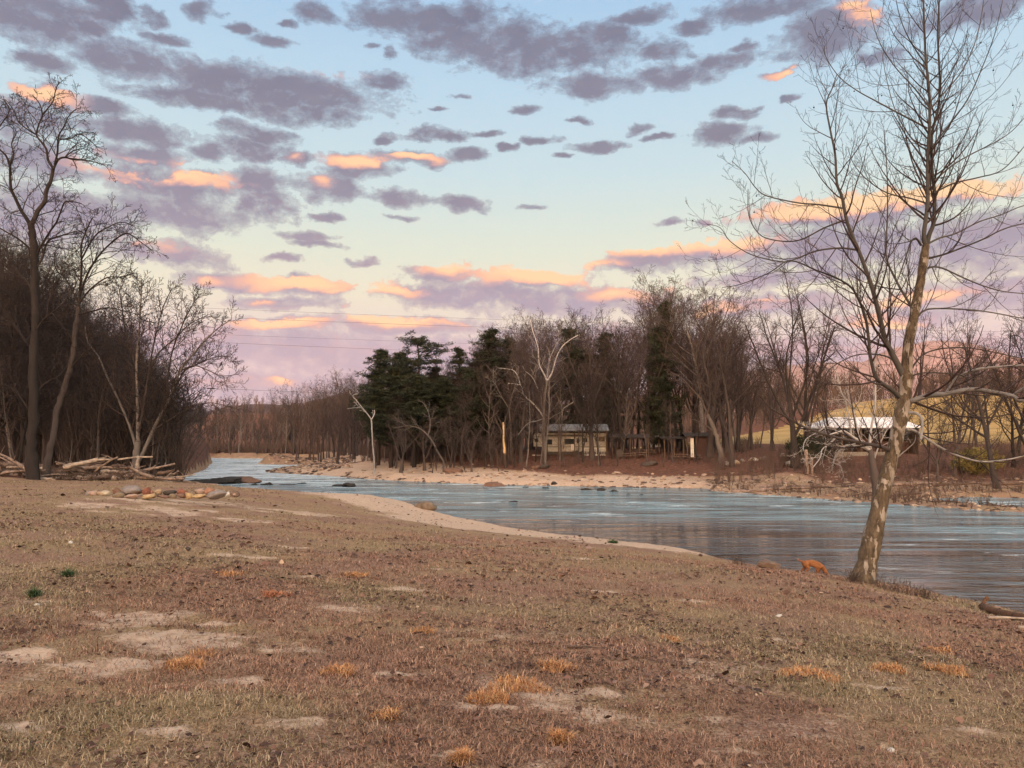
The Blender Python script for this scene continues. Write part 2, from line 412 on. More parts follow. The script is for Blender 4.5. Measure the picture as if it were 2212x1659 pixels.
    leafc = ramp(nt, noise(nt, co, 2.2, 8, .75), [(.3, (.045,.022,.017)), (.5, (.115,.055,.040)), (.75, (.24,.125,.09))])
    lm = ramp(nt, mathn(nt, 'ADD', sp.outputs[2], mathn(nt, 'MULTIPLY_ADD', n4, .6, -.3)), [(.4, g(0)), (.6, g(1))])
    lm = mathn(nt, 'MULTIPLY', lm, mathn(nt, 'SUBTRACT', 1, smask))
    base = mix(nt, lm, base, leafc)
    fm = ramp(nt, mathn(nt, 'ADD', sp.outputs[1], mathn(nt, 'MULTIPLY_ADD', noise(nt, co, .3, 4), .5, -.25)), [(.4, g(0)), (.6, g(1))])
    base = mix(nt, fm, base, field)
    nt.links.new(base, b.inputs['Base Color']); b.inputs['Roughness'].default_value = .95; b.inputs['Specular IOR Level'].default_value = .1
    hh = mathn(nt, 'ADD', n3, mathn(nt, 'MULTIPLY', n2, 2.5))
    bump(nt, b, hh, .8, .03)
    tag(link_mesh('ground', me, m), kind='structure')
def H0(x, y):           # quick height without noise or shore
    return float(rbf(np.array([x]), np.array([y]))[0])
ground()

# ------------------------------------------------------------------ river
def river():
    xs = np.concatenate([np.arange(-420, 260, 10.), [700]]); ys = np.concatenate([[-300], np.arange(-60, 460, 10.)])
    X, Y = np.meshgrid(xs, ys); V = np.stack([X, Y, np.full(X.shape, WATER)], -1).reshape(-1, 3); n = len(xs)
    i = np.arange(len(ys)-1)[:, None]*n; j = np.arange(n-1)[None, :]
    Q = np.stack([i+j, i+j+1, i+n+j+1, i+n+j], -1).reshape(-1, 4)
    me = np_mesh('river_water', V, [Q])
    m, nt, b = newmat('river_water')
    co = ocoord(nt)
    sep = N(nt, 'ShaderNodeSeparateXYZ'); nt.links.new(co, sep.inputs[0])
    # riffles upstream, slack water beside the near bank
    warp = mathn(nt, 'MULTIPLY_ADD', noise(nt, scaled(nt, co, (.22, 1.3, 1)), .11, 4, .6), 74., -37.)
    yy = mathn(nt, 'ADD', mathn(nt, 'ADD', sep.outputs['Y'], mathn(nt, 'MULTIPLY', sep.outputs['X'], .35)), warp)
    ch = N(nt, 'ShaderNodeMapRange'); ch.interpolation_type = 'SMOOTHSTEP'
    ch.inputs['From Min'].default_value = 36; ch.inputs['From Max'].default_value = 62; nt.links.new(yy, ch.inputs['Value'])
    chop = ch.outputs[0]
    v1 = scaled(nt, co, (.55, 1.0, 1)); v2 = scaled(nt, co, (.30, 1.0, 1))
    w1 = noise(nt, v1, 1.3, 5, .62, .6); w2 = noise(nt, v2, 5.5, 3, .6); w3 = noise(nt, v2, .38, 3, .5)
    paws = ramp(nt, noise(nt, scaled(nt, co, (.10, .55, 1)), .8, 4, .6, .5), [(.38, g(.18)), (.62, g(1.))])
    w4 = noise(nt, scaled(nt, co, (.16, 1.0, 1)), 3.2, 3, .55, .4)
    hcalm = mathn(nt, 'ADD', mathn(nt, 'MULTIPLY', w1, .020), mathn(nt, 'MULTIPLY', mathn(nt, 'ADD', mathn(nt, 'MULTIPLY', w2, .35), mathn(nt, 'MULTIPLY', w4, 1.3)), mathn(nt, 'MULTIPLY', paws, .085)))
    hch = mathn(nt, 'ADD', mathn(nt, 'MULTIPLY', w1, .55), mathn(nt, 'MULTIPLY', w3, .8))
    hm = N(nt, 'ShaderNodeMix', data_type='FLOAT')
    nt.links.new(chop, hm.inputs['Factor']); nt.links.new(hcalm, hm.inputs['A']); nt.links.new(hch, hm.inputs['B'])
    bn = N(nt, 'ShaderNodeBump'); bn.inputs['Strength'].default_value = 1; bn.inputs['Distance'].default_value = 1
    nt.links.new(hm.outputs['Result'], bn.inputs['Height']); nt.links.new(bn.outputs[0], b.inputs['Normal'])
    # aerated water with the sky's reflected blue put into its colour, and foam
    upz = N(nt, 'ShaderNodeMapRange'); upz.inputs['From Min'].default_value = 72; upz.inputs['From Max'].default_value = 125
    upz.clamp = True; nt.links.new(mathn(nt, 'SUBTRACT', sep.outputs['Y'], mathn(nt, 'MULTIPLY', sep.outputs['X'], .5)), upz.inputs['Value'])
    fn = noise(nt, scaled(nt, co, (.22, .5, 1)), .62, 7, .68, .4)
    thr = mathn(nt, 'MULTIPLY_ADD', upz.outputs[0], .145, mathn(nt, 'MULTIPLY', chop, .035))
    fo = mathn(nt, 'ADD', fn, thr)
    foam = ramp(nt, fo, [(.60, g(0)), (.72, g(1))])
    fine = noise(nt, scaled(nt, co, (.5, 1.4, 1)), 2.2, 4)
    foam = mathn(nt, 'MULTIPLY', foam, ramp(nt, fine, [(.36, g(.15)), (.6, g(1))]))
    aer_sky = mathn(nt, 'MULTIPLY', chop, ramp(nt, noise(nt, v2, .5, 5, .6), [(.36, g(.12)), (.62, g(1.))]))
    body = mix(nt, aer_sky, (.035,.034,.036), (.20,.34,.41))
    colr = mix(nt, foam, body, (.62,.70,.74))
    nt.links.new(colr, b.inputs['Base Color'])
    nt.links.new(mathn(nt, 'MULTIPLY_ADD', foam, .5, mathn(nt, 'MULTIPLY_ADD', chop, .12, .025)), b.inputs['Roughness'])
    b.inputs['IOR'].default_value = 1.8; b.inputs['Specular IOR Level'].default_value = .5
    tag(link_mesh('river_water', me, m), kind='structure')
river()

# ------------------------------------------------------------------ mountains far off
def ridge(name, profile, y0, depth, col, seed, jit=.06):
    us = np.linspace(profile[0][0], profile[-1][0], 220)
    pv = np.interp(us, [p[0] for p in profile], [p[1] for p in profile])
    rows = 26; V = []
    for k in range(rows):
        t = k/(rows-1); y = y0+depth*(t-.5)*2
        prof = max(0., 1-abs(t-.5)*2)**.8
        for u, v in zip(us, pv):
            top = P(u, v, y0)
            x = top[0]; z = -5+(top[2]+5)*prof
            V.append((x, y, z))
    V = np.array(V)
    hh = V[:, 2]*jit*2*(fbm(V[:, 0]/(depth*.12), V[:, 1]/(depth*.12), seed, 5)-.5)*np.where(V[:, 2] > 0, 1, 0)
    V[:, 2] += hh
    n = len(us); i = np.arange(rows-1)[:, None]*n; j = np.arange(n-1)[None, :]
    Q = np.stack([i+j, i+j+1, i+n+j+1, i+n+j], -1).reshape(-1, 4)
    m, nt, b = newmat(name)
    c = ramp(nt, noise(nt, ocoord(nt), 9./depth, 8, .7), [(.35, tuple(x*.6 for x in col)), (.65, tuple(x*1.3 for x in col))])
    nt.links.new(c, b.inputs['Base Color']); b.inputs['Roughness'].default_value = 1; b.inputs['Specular IOR Level'].default_value = 0
    return tag(link_mesh(name, np_mesh(name, V, [Q]), m), kind='structure')
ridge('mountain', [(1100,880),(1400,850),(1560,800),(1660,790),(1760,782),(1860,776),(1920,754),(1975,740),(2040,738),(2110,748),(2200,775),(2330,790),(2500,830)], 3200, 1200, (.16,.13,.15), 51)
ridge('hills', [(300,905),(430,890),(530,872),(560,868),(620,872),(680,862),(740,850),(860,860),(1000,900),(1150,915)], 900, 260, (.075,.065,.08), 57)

# ------------------------------------------------------------------ sky
CL = [(180,60,60,30),(330,30,40,22),(590,95,50,16),(510,60,34,12),(620,60,26,9),(1240,130,60,30),(1500,60,60,22),(1610,100,40,14),(1900,120,50,20),(230,230,60,18),(330,400,50,20),(450,330,40,22),(830,300,30,10),(910,300,34,10),(700,470,40,10),(610,560,36,8),(870,470,40,8),(1250,260,30,7),(1420,300,30,8),(1210,340,26,7),(1600,230,26,8),(1700,210,26,7),(940,240,26,7),(1000,210,30,8),(800,100,24,9),(60,30,150,70),(240,25,60,50),(437,22,30,22),(370,85,45,16),(270,128,120,42),(80,135,60,22),(560,190,300,52),(470,165,120,40),(700,205,140,42),(830,178,60,25),(440,215,190,28),(620,235,170,28),(110,215,70,26),
      (690,30,50,28),(930,40,190,55),(1050,85,220,60),(1180,110,230,60),(1300,80,80,40),(1290,185,130,34),(1450,165,130,28),(1560,135,90,25),(1440,110,60,26),(840,115,22,20),(1380,40,80,16),
      (1650,20,160,30),(1790,70,110,70),(2100,20,120,40),(1680,160,40,12),(290,285,110,36),(320,345,90,26),(540,285,80,26),(540,320,90,30),(640,345,60,14),(1125,237,35,14),(1575,240,45,18),(1560,285,60,26),(1640,298,40,14),
      (950,293,65,16),(1040,290,40,10),(1170,300,50,11),(1290,318,70,13),(1105,318,35,9),(1005,335,50,16),(890,342,90,20),(770,365,80,38),(720,410,90,34),(560,390,65,40),(570,440,70,42),(370,400,150,42),(370,460,160,48),
      (860,428,62,22),(990,438,75,18),(665,515,75,18),(690,535,60,10),(785,565,45,9),(370,550,110,26),(1445,475,32,9),(1510,480,22,7),(1150,453,30,6),(1385,280,30,14),
      (20,250,110,40),(90,350,110,40),(110,470,160,70),(500,605,120,18),(660,618,90,26),(620,652,110,18),(960,590,90,22),(1000,635,190,34),(1150,605,130,26),(1220,650,240,40),(1400,560,120,28),(1540,548,110,22),(1850,455,230,36),
      (2020,430,130,26),(1850,530,300,52),(1700,600,180,22),(2150,520,200,70),(2100,640,200,34),(1650,660,150,26),(1950,690,150,20),(500,745,320,46),(850,765,360,55),(1250,760,300,60),(860,700,240,22),(640,700,130,18),(1700,760,400,30),(500,830,400,30),(1000,830,500,30),(2300,760,200,50)]
LIT = [(350,378,130,16,1.5),(440,372,50,18,1.5),(95,205,60,22,1.2),(40,190,50,30,.6),(225,318,30,20,.8),(640,133,50,10,.9),(690,152,90,10,.6),(775,350,60,14,1.5),(690,392,24,14,.9),(890,336,55,12,1.5),(640,342,20,8,.7),(255,400,40,14,1.),(230,515,120,10,1.),
       (650,606,110,18,1.2),(730,640,40,30,1.),(420,597,50,10,.9),(560,640,50,10,.9),(960,575,55,14,1.2),(840,620,70,16,1.2),(1180,592,150,24,1.4),(1270,575,70,16,1.2),(1340,530,80,16,1.2),(1480,528,150,16,1.5),(1590,520,80,20,1.5),(1440,600,50,22,1.2),
       (1700,160,40,12,1.2),(1870,40,30,36,1.3),(1855,5,30,14,1.3),(1700,462,120,20,1.),(1880,436,200,26,1.6),(2080,415,120,24,1.5),(1700,500,150,10,.5),(1330,632,60,14,.9),(860,682,180,12,1.3),(600,690,80,14,1.4),(700,722,40,10,.9),(1320,690,90,12,1.1),(1480,676,120,12,1.),
       (1750,690,130,12,1.1),(1930,700,110,14,.9),(600,818,26,10,.9),(2130,352,22,12,.7),(1960,650,90,14,1.),(1640,640,60,10,1.1),(1180,700,60,10,1.)]
def dirang(u, v):
    p = P(u, v, 1.); r = math.hypot(p[0], p[1])
    return math.atan2(p[0], p[1]), (p[2]-CAMZ)/r
def sky_dome():
    CLEAR = [(.0, (.56,.42,.56)), (.13, (.72,.60,.60)), (.20, (.80,.78,.62)), (.26, (.70,.79,.68)), (.36, (.56,.745,.80)), (.47, (.475,.69,.84)), (.60, (.37,.60,.83)), (.75, (.55,.62,.74)), (1., (1.25,1.08,.98))]  # last stops of CLEAR: overhead glow out of view, added to brighten the ground
    CGRAY = [(.0, (.50,.43,.54)), (.12, (.455,.40,.52)), (.25, (.30,.30,.405)), (.40, (.212,.240,.335)), (.6, (.185,.222,.325))]
    def cell(a0, a1, e0, e1):
        """the part of the sky in one patch of directions; neighbouring patches agree along their common edge"""
        mat = bpy.data.materials.new('sky'); mat.use_nodes = True; nt = mat.node_tree; nt.nodes.clear()
        mat.cycles.emission_sampling = 'NONE'
        out = N(nt, 'ShaderNodeOutputMaterial')
        sep = N(nt, 'ShaderNodeSeparateXYZ'); nt.links.new(ocoord(nt), sep.inputs[0])
        az = mathn(nt, 'ARCTAN2', sep.outputs[0], sep.outputs[1])
        hr = mathn(nt, 'SQRT', mathn(nt, 'ADD', mathn(nt, 'MULTIPLY', sep.outputs[0], sep.outputs[0]), mathn(nt, 'MULTIPLY', sep.outputs[1], sep.outputs[1])))
        el = mathn(nt, 'DIVIDE', sep.outputs[2], mathn(nt, 'MAXIMUM', hr, .05))
        cmb = N(nt, 'ShaderNodeCombineXYZ'); nt.links.new(az, cmb.inputs[0]); nt.links.new(el, cmb.inputs[1])
        pos = cmb.outputs[0]
        def vop(op, *a):
            n = N(nt, 'ShaderNodeVectorMath', operation=op)
            for i, x in enumerate(a):
                if isinstance(x, tuple): n.inputs[i].default_value = x
                else: nt.links.new(x, n.inputs[i])
            return n.outputs['Value'] if op == 'LENGTH' else n.outputs[0]
        elr = el
        clear = ramp(nt, elr, CLEAR)
        cgray = ramp(nt, elr, CGRAY)
        bodies = []; glows = []
        for src, dst, reach in ((CL, bodies, 1.9), (LIT, glows, 1.75)):
            for bl in src:
                A_, E_ = dirang(bl[0], bl[1]); ra = bl[2]/F*reach+.05; re = bl[3]/F*reach+.035
                if A_+ra > a0 and A_-ra < a1 and E_+re > e0 and E_-re < e1: dst.append((A_, E_)+tuple(bl[2:]))
        wn = N(nt, 'ShaderNodeTexNoise'); wn.inputs['Scale'].default_value = 13; wn.inputs['Detail'].default_value = 5; wn.inputs['Roughness'].default_value = .62
        nt.links.new(scaled(nt, pos, (1, 1.5, 1)), wn.inputs['Vector'])
        wp = vop('ADD', pos, vop('MULTIPLY_ADD', wn.outputs['Color'], (.066,.040,0), (-.033,-.020,0)))
        def field(p, lst, weighted):
            cur = None
            for (A_, E_, ru, rv, *k) in lst:
                sx = F/ru; sy = F/rv
                val = vop('LENGTH', vop('MULTIPLY_ADD', p, (sx, sy, 0), (-A_*sx, -E_*sy, 0)))
                if weighted: val = mathn(nt, 'MULTIPLY_ADD', val, -k[0]*.6, k[0])
                cur = val if cur is None else mathn(nt, 'MAXIMUM' if weighted else 'MINIMUM', cur, val)
            return cur if cur is not None else (-1. if weighted else 2.2)
        nz2 = noise(nt, scaled(nt, wp, (58, 78, 1)), 1., 5, .68)
        def dens(off):
            p1 = vop('ADD', wp, off) if off else wp; p2 = vop('ADD', pos, off) if off else pos
            m = field(p1, bodies, False)
            nz = noise(nt, scaled(nt, p2, (24, 31, 1)), 1., 6, .64)
            s = mathn(nt, 'MULTIPLY', mathn(nt, 'MINIMUM', mathn(nt, 'SUBTRACT', 1.04, m), .60), 1.4)
            s = mathn(nt, 'ADD', s, mathn(nt, 'MULTIPLY_ADD', nz, 2.5, -1.28))
            return mathn(nt, 'ADD', s, mathn(nt, 'MULTIPLY_ADD', nz2, 1.6, -.80))
        D0 = dens(None); D1 = dens((0, .016, 0))
        half = mathn(nt, 'MULTIPLY_ADD', D0, .5, .5)
        cov = ramp(nt, half, [(.44, g(0)), (.51, g(.60)), (.64, g(1))])
        glow = field(wp, glows, True)
        edge = mathn(nt, 'SUBTRACT', D0, D1)             # thinning towards the top: catches the last sun
        eg = mathn(nt, 'ADD', mathn(nt, 'MULTIPLY_ADD', edge, 1.5, .22), mathn(nt, 'MULTIPLY_ADD', nz2, 1.8, -.80), clamp=True)
        lit = mathn(nt, 'MULTIPLY', mathn(nt, 'MULTIPLY_ADD', glow, .95, 0., clamp=True), eg)
        lw = N(nt, 'ShaderNodeMapRange'); lw.inputs['From Min'].default_value = .36; lw.inputs['From Max'].default_value = .08
        nt.links.new(el, lw.inputs['Value'])
        lit = mathn(nt, 'ADD', lit, mathn(nt, 'MULTIPLY', mathn(nt, 'MULTIPLY', mathn(nt, 'MULTIPLY', edge, 1.2, clamp=True), lw.outputs[0]), .35), clamp=True)
        thick = ramp(nt, noise(nt, scaled(nt, pos, (9, 16, 1)), 1., 3, .6), [(.35, g(0)), (.7, g(1))])
        cdark = mix(nt, thick, cgray, (.84,.84,.88), 'MULTIPLY')
        core = ramp(nt, half, [(.55, g(0)), (.9, g(1))])
        cloudc = mix(nt, mathn(nt, 'MULTIPLY_ADD', core, .5, .5), clear, cdark)
        orange = ramp(nt, lit, [(0, (.50,.38,.45)), (.35, (.70,.42,.42)), (.65, (.93,.51,.36)), (1, (1.02,.68,.40))])
        cloudc = mix(nt, ramp(nt, lit, [(.06, g(0)), (.62, g(1))]), cloudc, orange)
        em = N(nt, 'ShaderNodeEmission'); nt.links.new(mix(nt, cov, clear, cloudc), em.inputs['Color']); em.inputs['Strength'].default_value = .25
        nt.links.new(em.outputs[0], out.inputs['Surface'])
        return mat
    eb = [-.25, .06, .13, .17, .22, .30, .42, .58, 12]; ab = [-1.75, -.75, -.42, -.22, 0., .2, .42, .75, 1.75]
    mats = []; V = []; Q = []; mi = []; R = 8200.
    for i in range(len(eb)-1):
        for j in range(len(ab)-1):
            mats.append(cell(ab[j], ab[j+1], eb[i], eb[i+1]))
            na = 10; t0, t1 = math.atan(eb[i]), math.atan(eb[i+1]); ne = 12
            o = len(V)
            for p in range(ne+1):
                for q in range(na+1):
                    t = t0+(t1-t0)*p/ne; a = ab[j]+(ab[j+1]-ab[j])*q/na
                    V.append((R*math.sin(a)*math.cos(t), R*math.cos(a)*math.cos(t), R*math.sin(t)))
            for p in range(ne):
                for q in range(na):
                    k = o+p*(na+1)+q; Q.append((k, k+na+1, k+na+2, k+1)); mi.append(len(mats)-1)
    tag(link_mesh('sky', np_mesh('sky', V, [np.array(Q)], midx=np.array(mi)), mats, loc=(0,0,CAMZ)), kind='structure')
    # the bright west behind the viewer: a physical sky with the sun just above the horizon
    w = bpy.data.worlds.new('World'); scene.world = w; w.use_nodes = True; nt = w.node_tree; bg = nt.nodes['Background']
    sky = N(nt, 'ShaderNodeTexSky', sky_type='NISHITA'); sky.sun_disc = False
    sky.sun_elevation = math.radians(SUN_EL); sky.sun_rotation = math.radians(SUN_ROT); sky.dust_density = 2.
    nt.links.new(mix(nt, 1., sky.outputs[0], (1.,.775,.62), 'MULTIPLY'), bg.inputs['Color']); bg.inputs['Strength'].default_value = SKYK
SUN_EL, SUN_ROT, SKYK = 4.0, 195.0, .62
sky_dome()
sl = bpy.data.lights.new('sun', 'SUN'); sl.energy = .8; sl.angle = math.radians(.5); sl.color = (1., .42, .54)
so = bpy.data.objects.new('sun', sl); COL.objects.link(so)
_a = math.radians(SUN_ROT); _e = math.radians(SUN_EL)
sdir = Vector((math.sin(_a)*math.cos(_e), math.cos(_a)*math.cos(_e), math.sin(_e)))
so.rotation_euler = sdir.to_track_quat('Z', 'Y').to_euler(); so.location = sdir*60

cam = bpy.data.cameras.new('camera'); co_ = bpy.data.objects.new('camera', cam); COL.objects.link(co_)
cam.sensor_width = 36; cam.lens = 36*F/2212; cam.clip_start = .05; cam.clip_end = 12000
co_.location = (0, 0, CAMZ); co_.rotation_euler = (math.pi/2+TH, 0, 0)
scene.camera = co_
scene.view_settings.view_transform = 'Standard'; scene.view_settings.look = 'None'; scene.view_settings.exposure = 2; scene.view_settings.gamma = 1
scene.render.engine = 'CYCLES'; scene.cycles.max_bounces = 4; scene.cycles.diffuse_bounces = 2; scene.cycles.glossy_bounces = 2
scene.cycles.use_adaptive_sampling = True

# ------------------------------------------------------------------ near ground cover
SPOTS = []
def sandy(x, y):
    q = np.zeros(len(x)); wx = 2.6*(fbm(x*.9, y*1.4, 201, 4)-.5); wy = 3.4*(fbm(x*.9+40, y*1.4, 205, 4)-.5)
    for px, py, rx, ry in SPOTS: q = np.maximum(q, 1-np.hypot((x+wx*rx-px)/rx, (y+wy*ry-py)/ry)*.62)
    return np.maximum(q, .42*sstep(.42, .78, fbm(x*.5, y*.8, 77)))
def _spots():
    for (u, v, ru, rv) in SANDN:
        for yy in np.geomspace(3, 50, 60):
            p = P(u, v, yy)
            if p[2] < H0(p[0], p[1]):
                SPOTS.append((p[0], p[1], ru/F*yy, rv/F*yy*yy/max(.5, CAMZ-p[2]))); break
_spots()
def scatter(rs, n, y0, y1, half=.72, pw=1.):
    y = y0+(y1-y0)*rs.rand(n)**pw; x = (rs.rand(n)*2-1)*half*y
    return x, y
def litter():
    rs = np.random.RandomState(4)
    xs, ys, sz = [], [], []
    for n, a, b_, s in ((20000, 2.6, 6.5, .013), (22000, 6.5, 12, .019), (15000, 12, 22, .028), (6000, 22, 44, .042)):
        x, y = scatter(rs, n, a, b_); xs.append(x); ys.append(y); sz.append(s*rs.lognormal(-.1, .45, n).clip(.35, 2.6))
    x = np.concatenate(xs); y = np.concatenate(ys); s = np.concatenate(sz)
    h, d, dn, df = height(x, y, True)
    cl = fbm(x*.55, y*.55, 90, 4)
    keep = (dn > .3) & (rs.rand(len(x)) < (sstep(.36, .62, cl)*.85+.14)*(1-.6*sstep(.12, .6, sandy(x, y))))
    x, y, s, h = x[keep], y[keep], s[keep], h[keep]; n = len(x)
    a = rs.rand(n)*6.283; tilt = rs.normal(0, .45, n); cup = rs.uniform(-.5, .9, n)
    ux, uy = np.cos(a), np.sin(a)
    # curled leaf: 2x3 vertices
    V = np.zeros((n, 6, 3))
    for i, (p, q) in enumerate(((-1,-.0),(-.25,-.62),(-.25,.62),(.45,-.45),(.45,.45),(1.1,0))):
        px = p*s; qy = q*s
        V[:, i, 0] = x+ux*px-uy*qy; V[:, i, 1] = y+uy*px+ux*qy
        V[:, i, 2] = h+.012+s*(.22+.55*cup*(p*p-.2)+tilt*q+.3*abs(q))
    V[:, :, 2] = np.maximum(V[:, :, 2], (h-.002)[:, None])
    b0 = np.arange(n)[:, None]*6
    T = np.concatenate([b0+np.array([[0,1,2]]), b0+np.array([[3,5,4]])]); Qd = b0+np.array([[1,3,4,2]])
    pal = np.array([(.055,.030,.024),(.10,.055,.04),(.17,.095,.07),(.26,.165,.12),(.04,.024,.02),(.36,.25,.18),(.14,.075,.06),(.20,.13,.11)])
    c = pal[rs.choice(8, n, p=[.22,.24,.18,.04,.14,.01,.12,.05])]*rs.uniform(.75, 1.3, (n, 1))
    me = np_mesh('leaf_litter', V.reshape(-1, 3), [T, Qd], np.repeat(c, 6, 0))
    tag(link_mesh('leaf_litter', me, M['vcol'], smooth=False), 'curled brown dead leaves strewn over the thin grass', 'leaf litter', kind='stuff')
litter()
def blades(name, x, y, h, ln, wd, rs, cols, lean=1., nb=None):
    n = len(x); a = rs.rand(n)*6.283; le = lean*rs.uniform(.35, 1.3, n); V = np.zeros((n, 5, 3))
    dx, dy = np.cos(a), np.sin(a); px, py = -dy, dx
    for i, (t, w) in enumerate(((0,1),(0,-1),(.55,.8),(.55,-.8),(1,0))):
        up = ln*np.sin(np.clip(1.35-le*t, .06, 1.5))*t; out = ln*np.cos(np.clip(1.35-le*t, .06, 1.5))*t
        V[:, i, 0] = x+dx*out+px*w*wd; V[:, i, 1] = y+dy*out+py*w*wd; V[:, i, 2] = h+up-.004*(t == 0)
    b0 = np.arange(n)[:, None]*5
    return V.reshape(-1, 3), [b0+np.array([[0,1,3,2]]), b0+np.array([[2,3,4]])], np.repeat(cols, 5, 0)
def dry_grass():
    rs = np.random.RandomState(8); X, Y, S = [], [], []
    for n, a, b_, s in ((130000, 2.6, 6.5, 1.), (150000, 6.5, 13, 1.3), (100000, 13, 25, 1.9), (44000, 25, 46, 2.9)):
        m = n//9; cx, cy = scatter(rs, m, a, b_, .72)
        x = np.repeat(cx, 9)+rs.normal(0, .035*s, m*9); y = np.repeat(cy, 9)+rs.normal(0, .035*s, m*9)
        X.append(x); Y.append(y); S.append(np.full(m*9, s))
    x = np.concatenate(X); y = np.concatenate(Y); s = np.concatenate(S)
    h, d, dn, df = height(x, y, True)
    cl = fbm(x*.45+9, y*.45, 120, 4); gr = sstep(.33, .62, cl)+.25*sstep(-2, 6, x)
    sandq = sstep(.10, .50, sandy(x, y)+.8*(fbm(x*2.2, y*3.4, 33, 3)-.5))
    beach = (dn < np.interp(x, [-12,-4,2,8], [10.5,10,6.6,3.8])*(.8+.4*fbm(x*.8, y*.8, 66))) & (y > 26) & (y < 50) & (x > -12)
    keep = (dn > .15) & (rs.rand(len(x)) < (.22+gr)*(1-.78*sandq)) & ~(beach & (rs.rand(len(x)) < .97))
    x, y, s, h, cl = x[keep], y[keep], s[keep], h[keep], cl[keep]; n = len(x)
    pal = np.array([(.36,.27,.165),(.27,.19,.115),(.48,.38,.26),(.19,.135,.075),(.16,.14,.065),(.42,.29,.19),(.10,.07,.05)])
    pal2 = np.array([(.36,.20,.135),(.27,.145,.10),(.48,.32,.23),(.18,.095,.068),(.10,.057,.043),(.40,.24,.165),(.29,.175,.125)])
    ch = rs.choice(7, n, p=[.22,.22,.1,.17,.12,.1,.07]); rd = (rs.rand(n) < sstep(.56, .44, fbm(x*.28+3, y*.28, 140, 4)-.012*(x+2)))[:, None]
    c = np.where(rd, pal2[ch], pal[ch])*rs.uniform(.7, 1.15, (n, 1))*(.72+.56*fbm(x*1.3, y*2.2, 150, 3))[:, None]
    V, Fc, Cc = blades('', x, y, h, rs.uniform(.025, .085, n)*s**.55, .0021*s, rs, c, 1.35)
    tag(link_mesh('dry_grass', np_mesh('dry_grass', V, Fc, Cc), M['vcol'], smooth=False), 'short tan winter grass lying flat over the near bank', 'dry grass', kind='stuff')
dry_grass()

def hit(u, v, ymin=3., ymax=60.):
    """where a sight line meets the sloping near bank"""
    ys = np.geomspace(ymin, ymax, 260); ps = np.array([P(u, v, y) for y in ys]); hh = height(ps[:, 0], ps[:, 1])
    k = np.argmax(ps[:, 2] < hh)
    if ps[k, 2] >= hh[k]: k = len(ys)-1
    return ps[k, 0], ps[k, 1], hh[k]
def tuft(u, v, ru, cols, label, cat, group, ln=(.05,.11), dens=1., name='grass_tuft', seed=1, flat=.45):
    x0, y0, z0 = hit(u, v); rs = np.random.RandomState(seed)
    rx = ru/F*y0; n = int(min(1600, 500+1400*rx)*dens)
    a = rs.rand(n)*6.283; r = np.sqrt(rs.rand(n)); irr = 1+.35*np.sin(a*3+seed)+.2*np.sin(a*5+2*seed)
    x = x0+np.cos(a)*r*rx*irr; y = y0+np.sin(a)*r*rx*irr*(flat/.35)*.8
    h = height(x, y)
    c = np.array(cols)[rs.randint(0, len(cols), n)]*rs.uniform(.7, 1.25, (n, 1))
    V, Fc, Cc = blades('', x, y, h, rs.uniform(ln[0], ln[1], n), .0028*max(1, y0/9), rs, c, 1.15)
    V = V-np.array([x0, y0, z0])
    o = link_mesh(name, np_mesh(name, V, Fc, Cc), M['vcol'], smooth=False, loc=(x0, y0, z0))
    tag(o, label, cat, group)
OR = [(.50,.25,.11),(.42,.19,.085),(.58,.34,.16),(.30,.14,.07)]
RG = 'orange broomsedge tufts in the near grass'
for i, (u, v, ru, lab) in enumerate([
    (1200,1448,34,'small bright orange grass tuft just behind the pair beside bare sand'),
    (1113,1486,56,'wide orange grass tuft just left of the bare sand patch, near centre'),
    (1056,1512,40,'orange grass tuft touching the front left edge of the bare sand patch'),
    (1748,1462,58,'largest orange grass tuft, in front of the leaning sycamore'),
    (1922,1452,30,'low thin orange grass tuft between the largest tuft and the far right one'),
    (2050,1456,36,'rightmost orange grass tuft in the near grass'),
    (2030,1412,24,'faint orange grass tuft just behind the rightmost tuft'),
    (400,1440,38,'orange grass tuft at left beside the long sandy streak'),
    (440,1420,28,'faded orange grass tuft touching the rear of the left tuft'),
    (735,1458,30,'low flat orange grass tuft between left tuft and centre pair'),
    (770,1245,22,'small far orange grass tuft straight below the river bank notch'),
    (495,1242,26,'faint far orange grass tuft in front of the stone ring'),
    (592,1288,24,'reddish orange leafy tuft right of the far faint tuft'),
    (1210,1604,16,'tiny orange grass wisp near the bottom centre'),
    (996,1652,14,'small orange grass wisp at the bottom edge'),
    (918,1369,24,'thin orange grass tuft above the flat middle tuft'),
    (835,1555,26,'pale orange grass tuft left of centre near the bottom'),
    (1455,1388,20,'faint orange grass tuft right of centre in brown litter')]):
    k = 2 if i == 12 else 0
    tuft(u, v, ru, OR if i != 12 else [(.40,.15,.08),(.30,.11,.06),(.5,.24,.13)], lab, 'grass tuft', RG, seed=20+i, dens=.95 if i not in (6,8,11,15,16,17) else .35)
GR = [(.05,.09,.035),(.07,.11,.04),(.035,.06,.025)]
for i, (u, v, lab) in enumerate([(147,1246,'dark green weed clump left of the stone ring foreground'), (74,1294,'dark green weed clump nearest the left edge'), (1325,1174,'small green weed sprig on the edge of the sandy shore')]):
    tuft(u, v, 9, GR, lab, 'weed', 'green weeds in the dry grass', ln=(.12,.22), dens=.35, name='green_weed', seed=60+i)

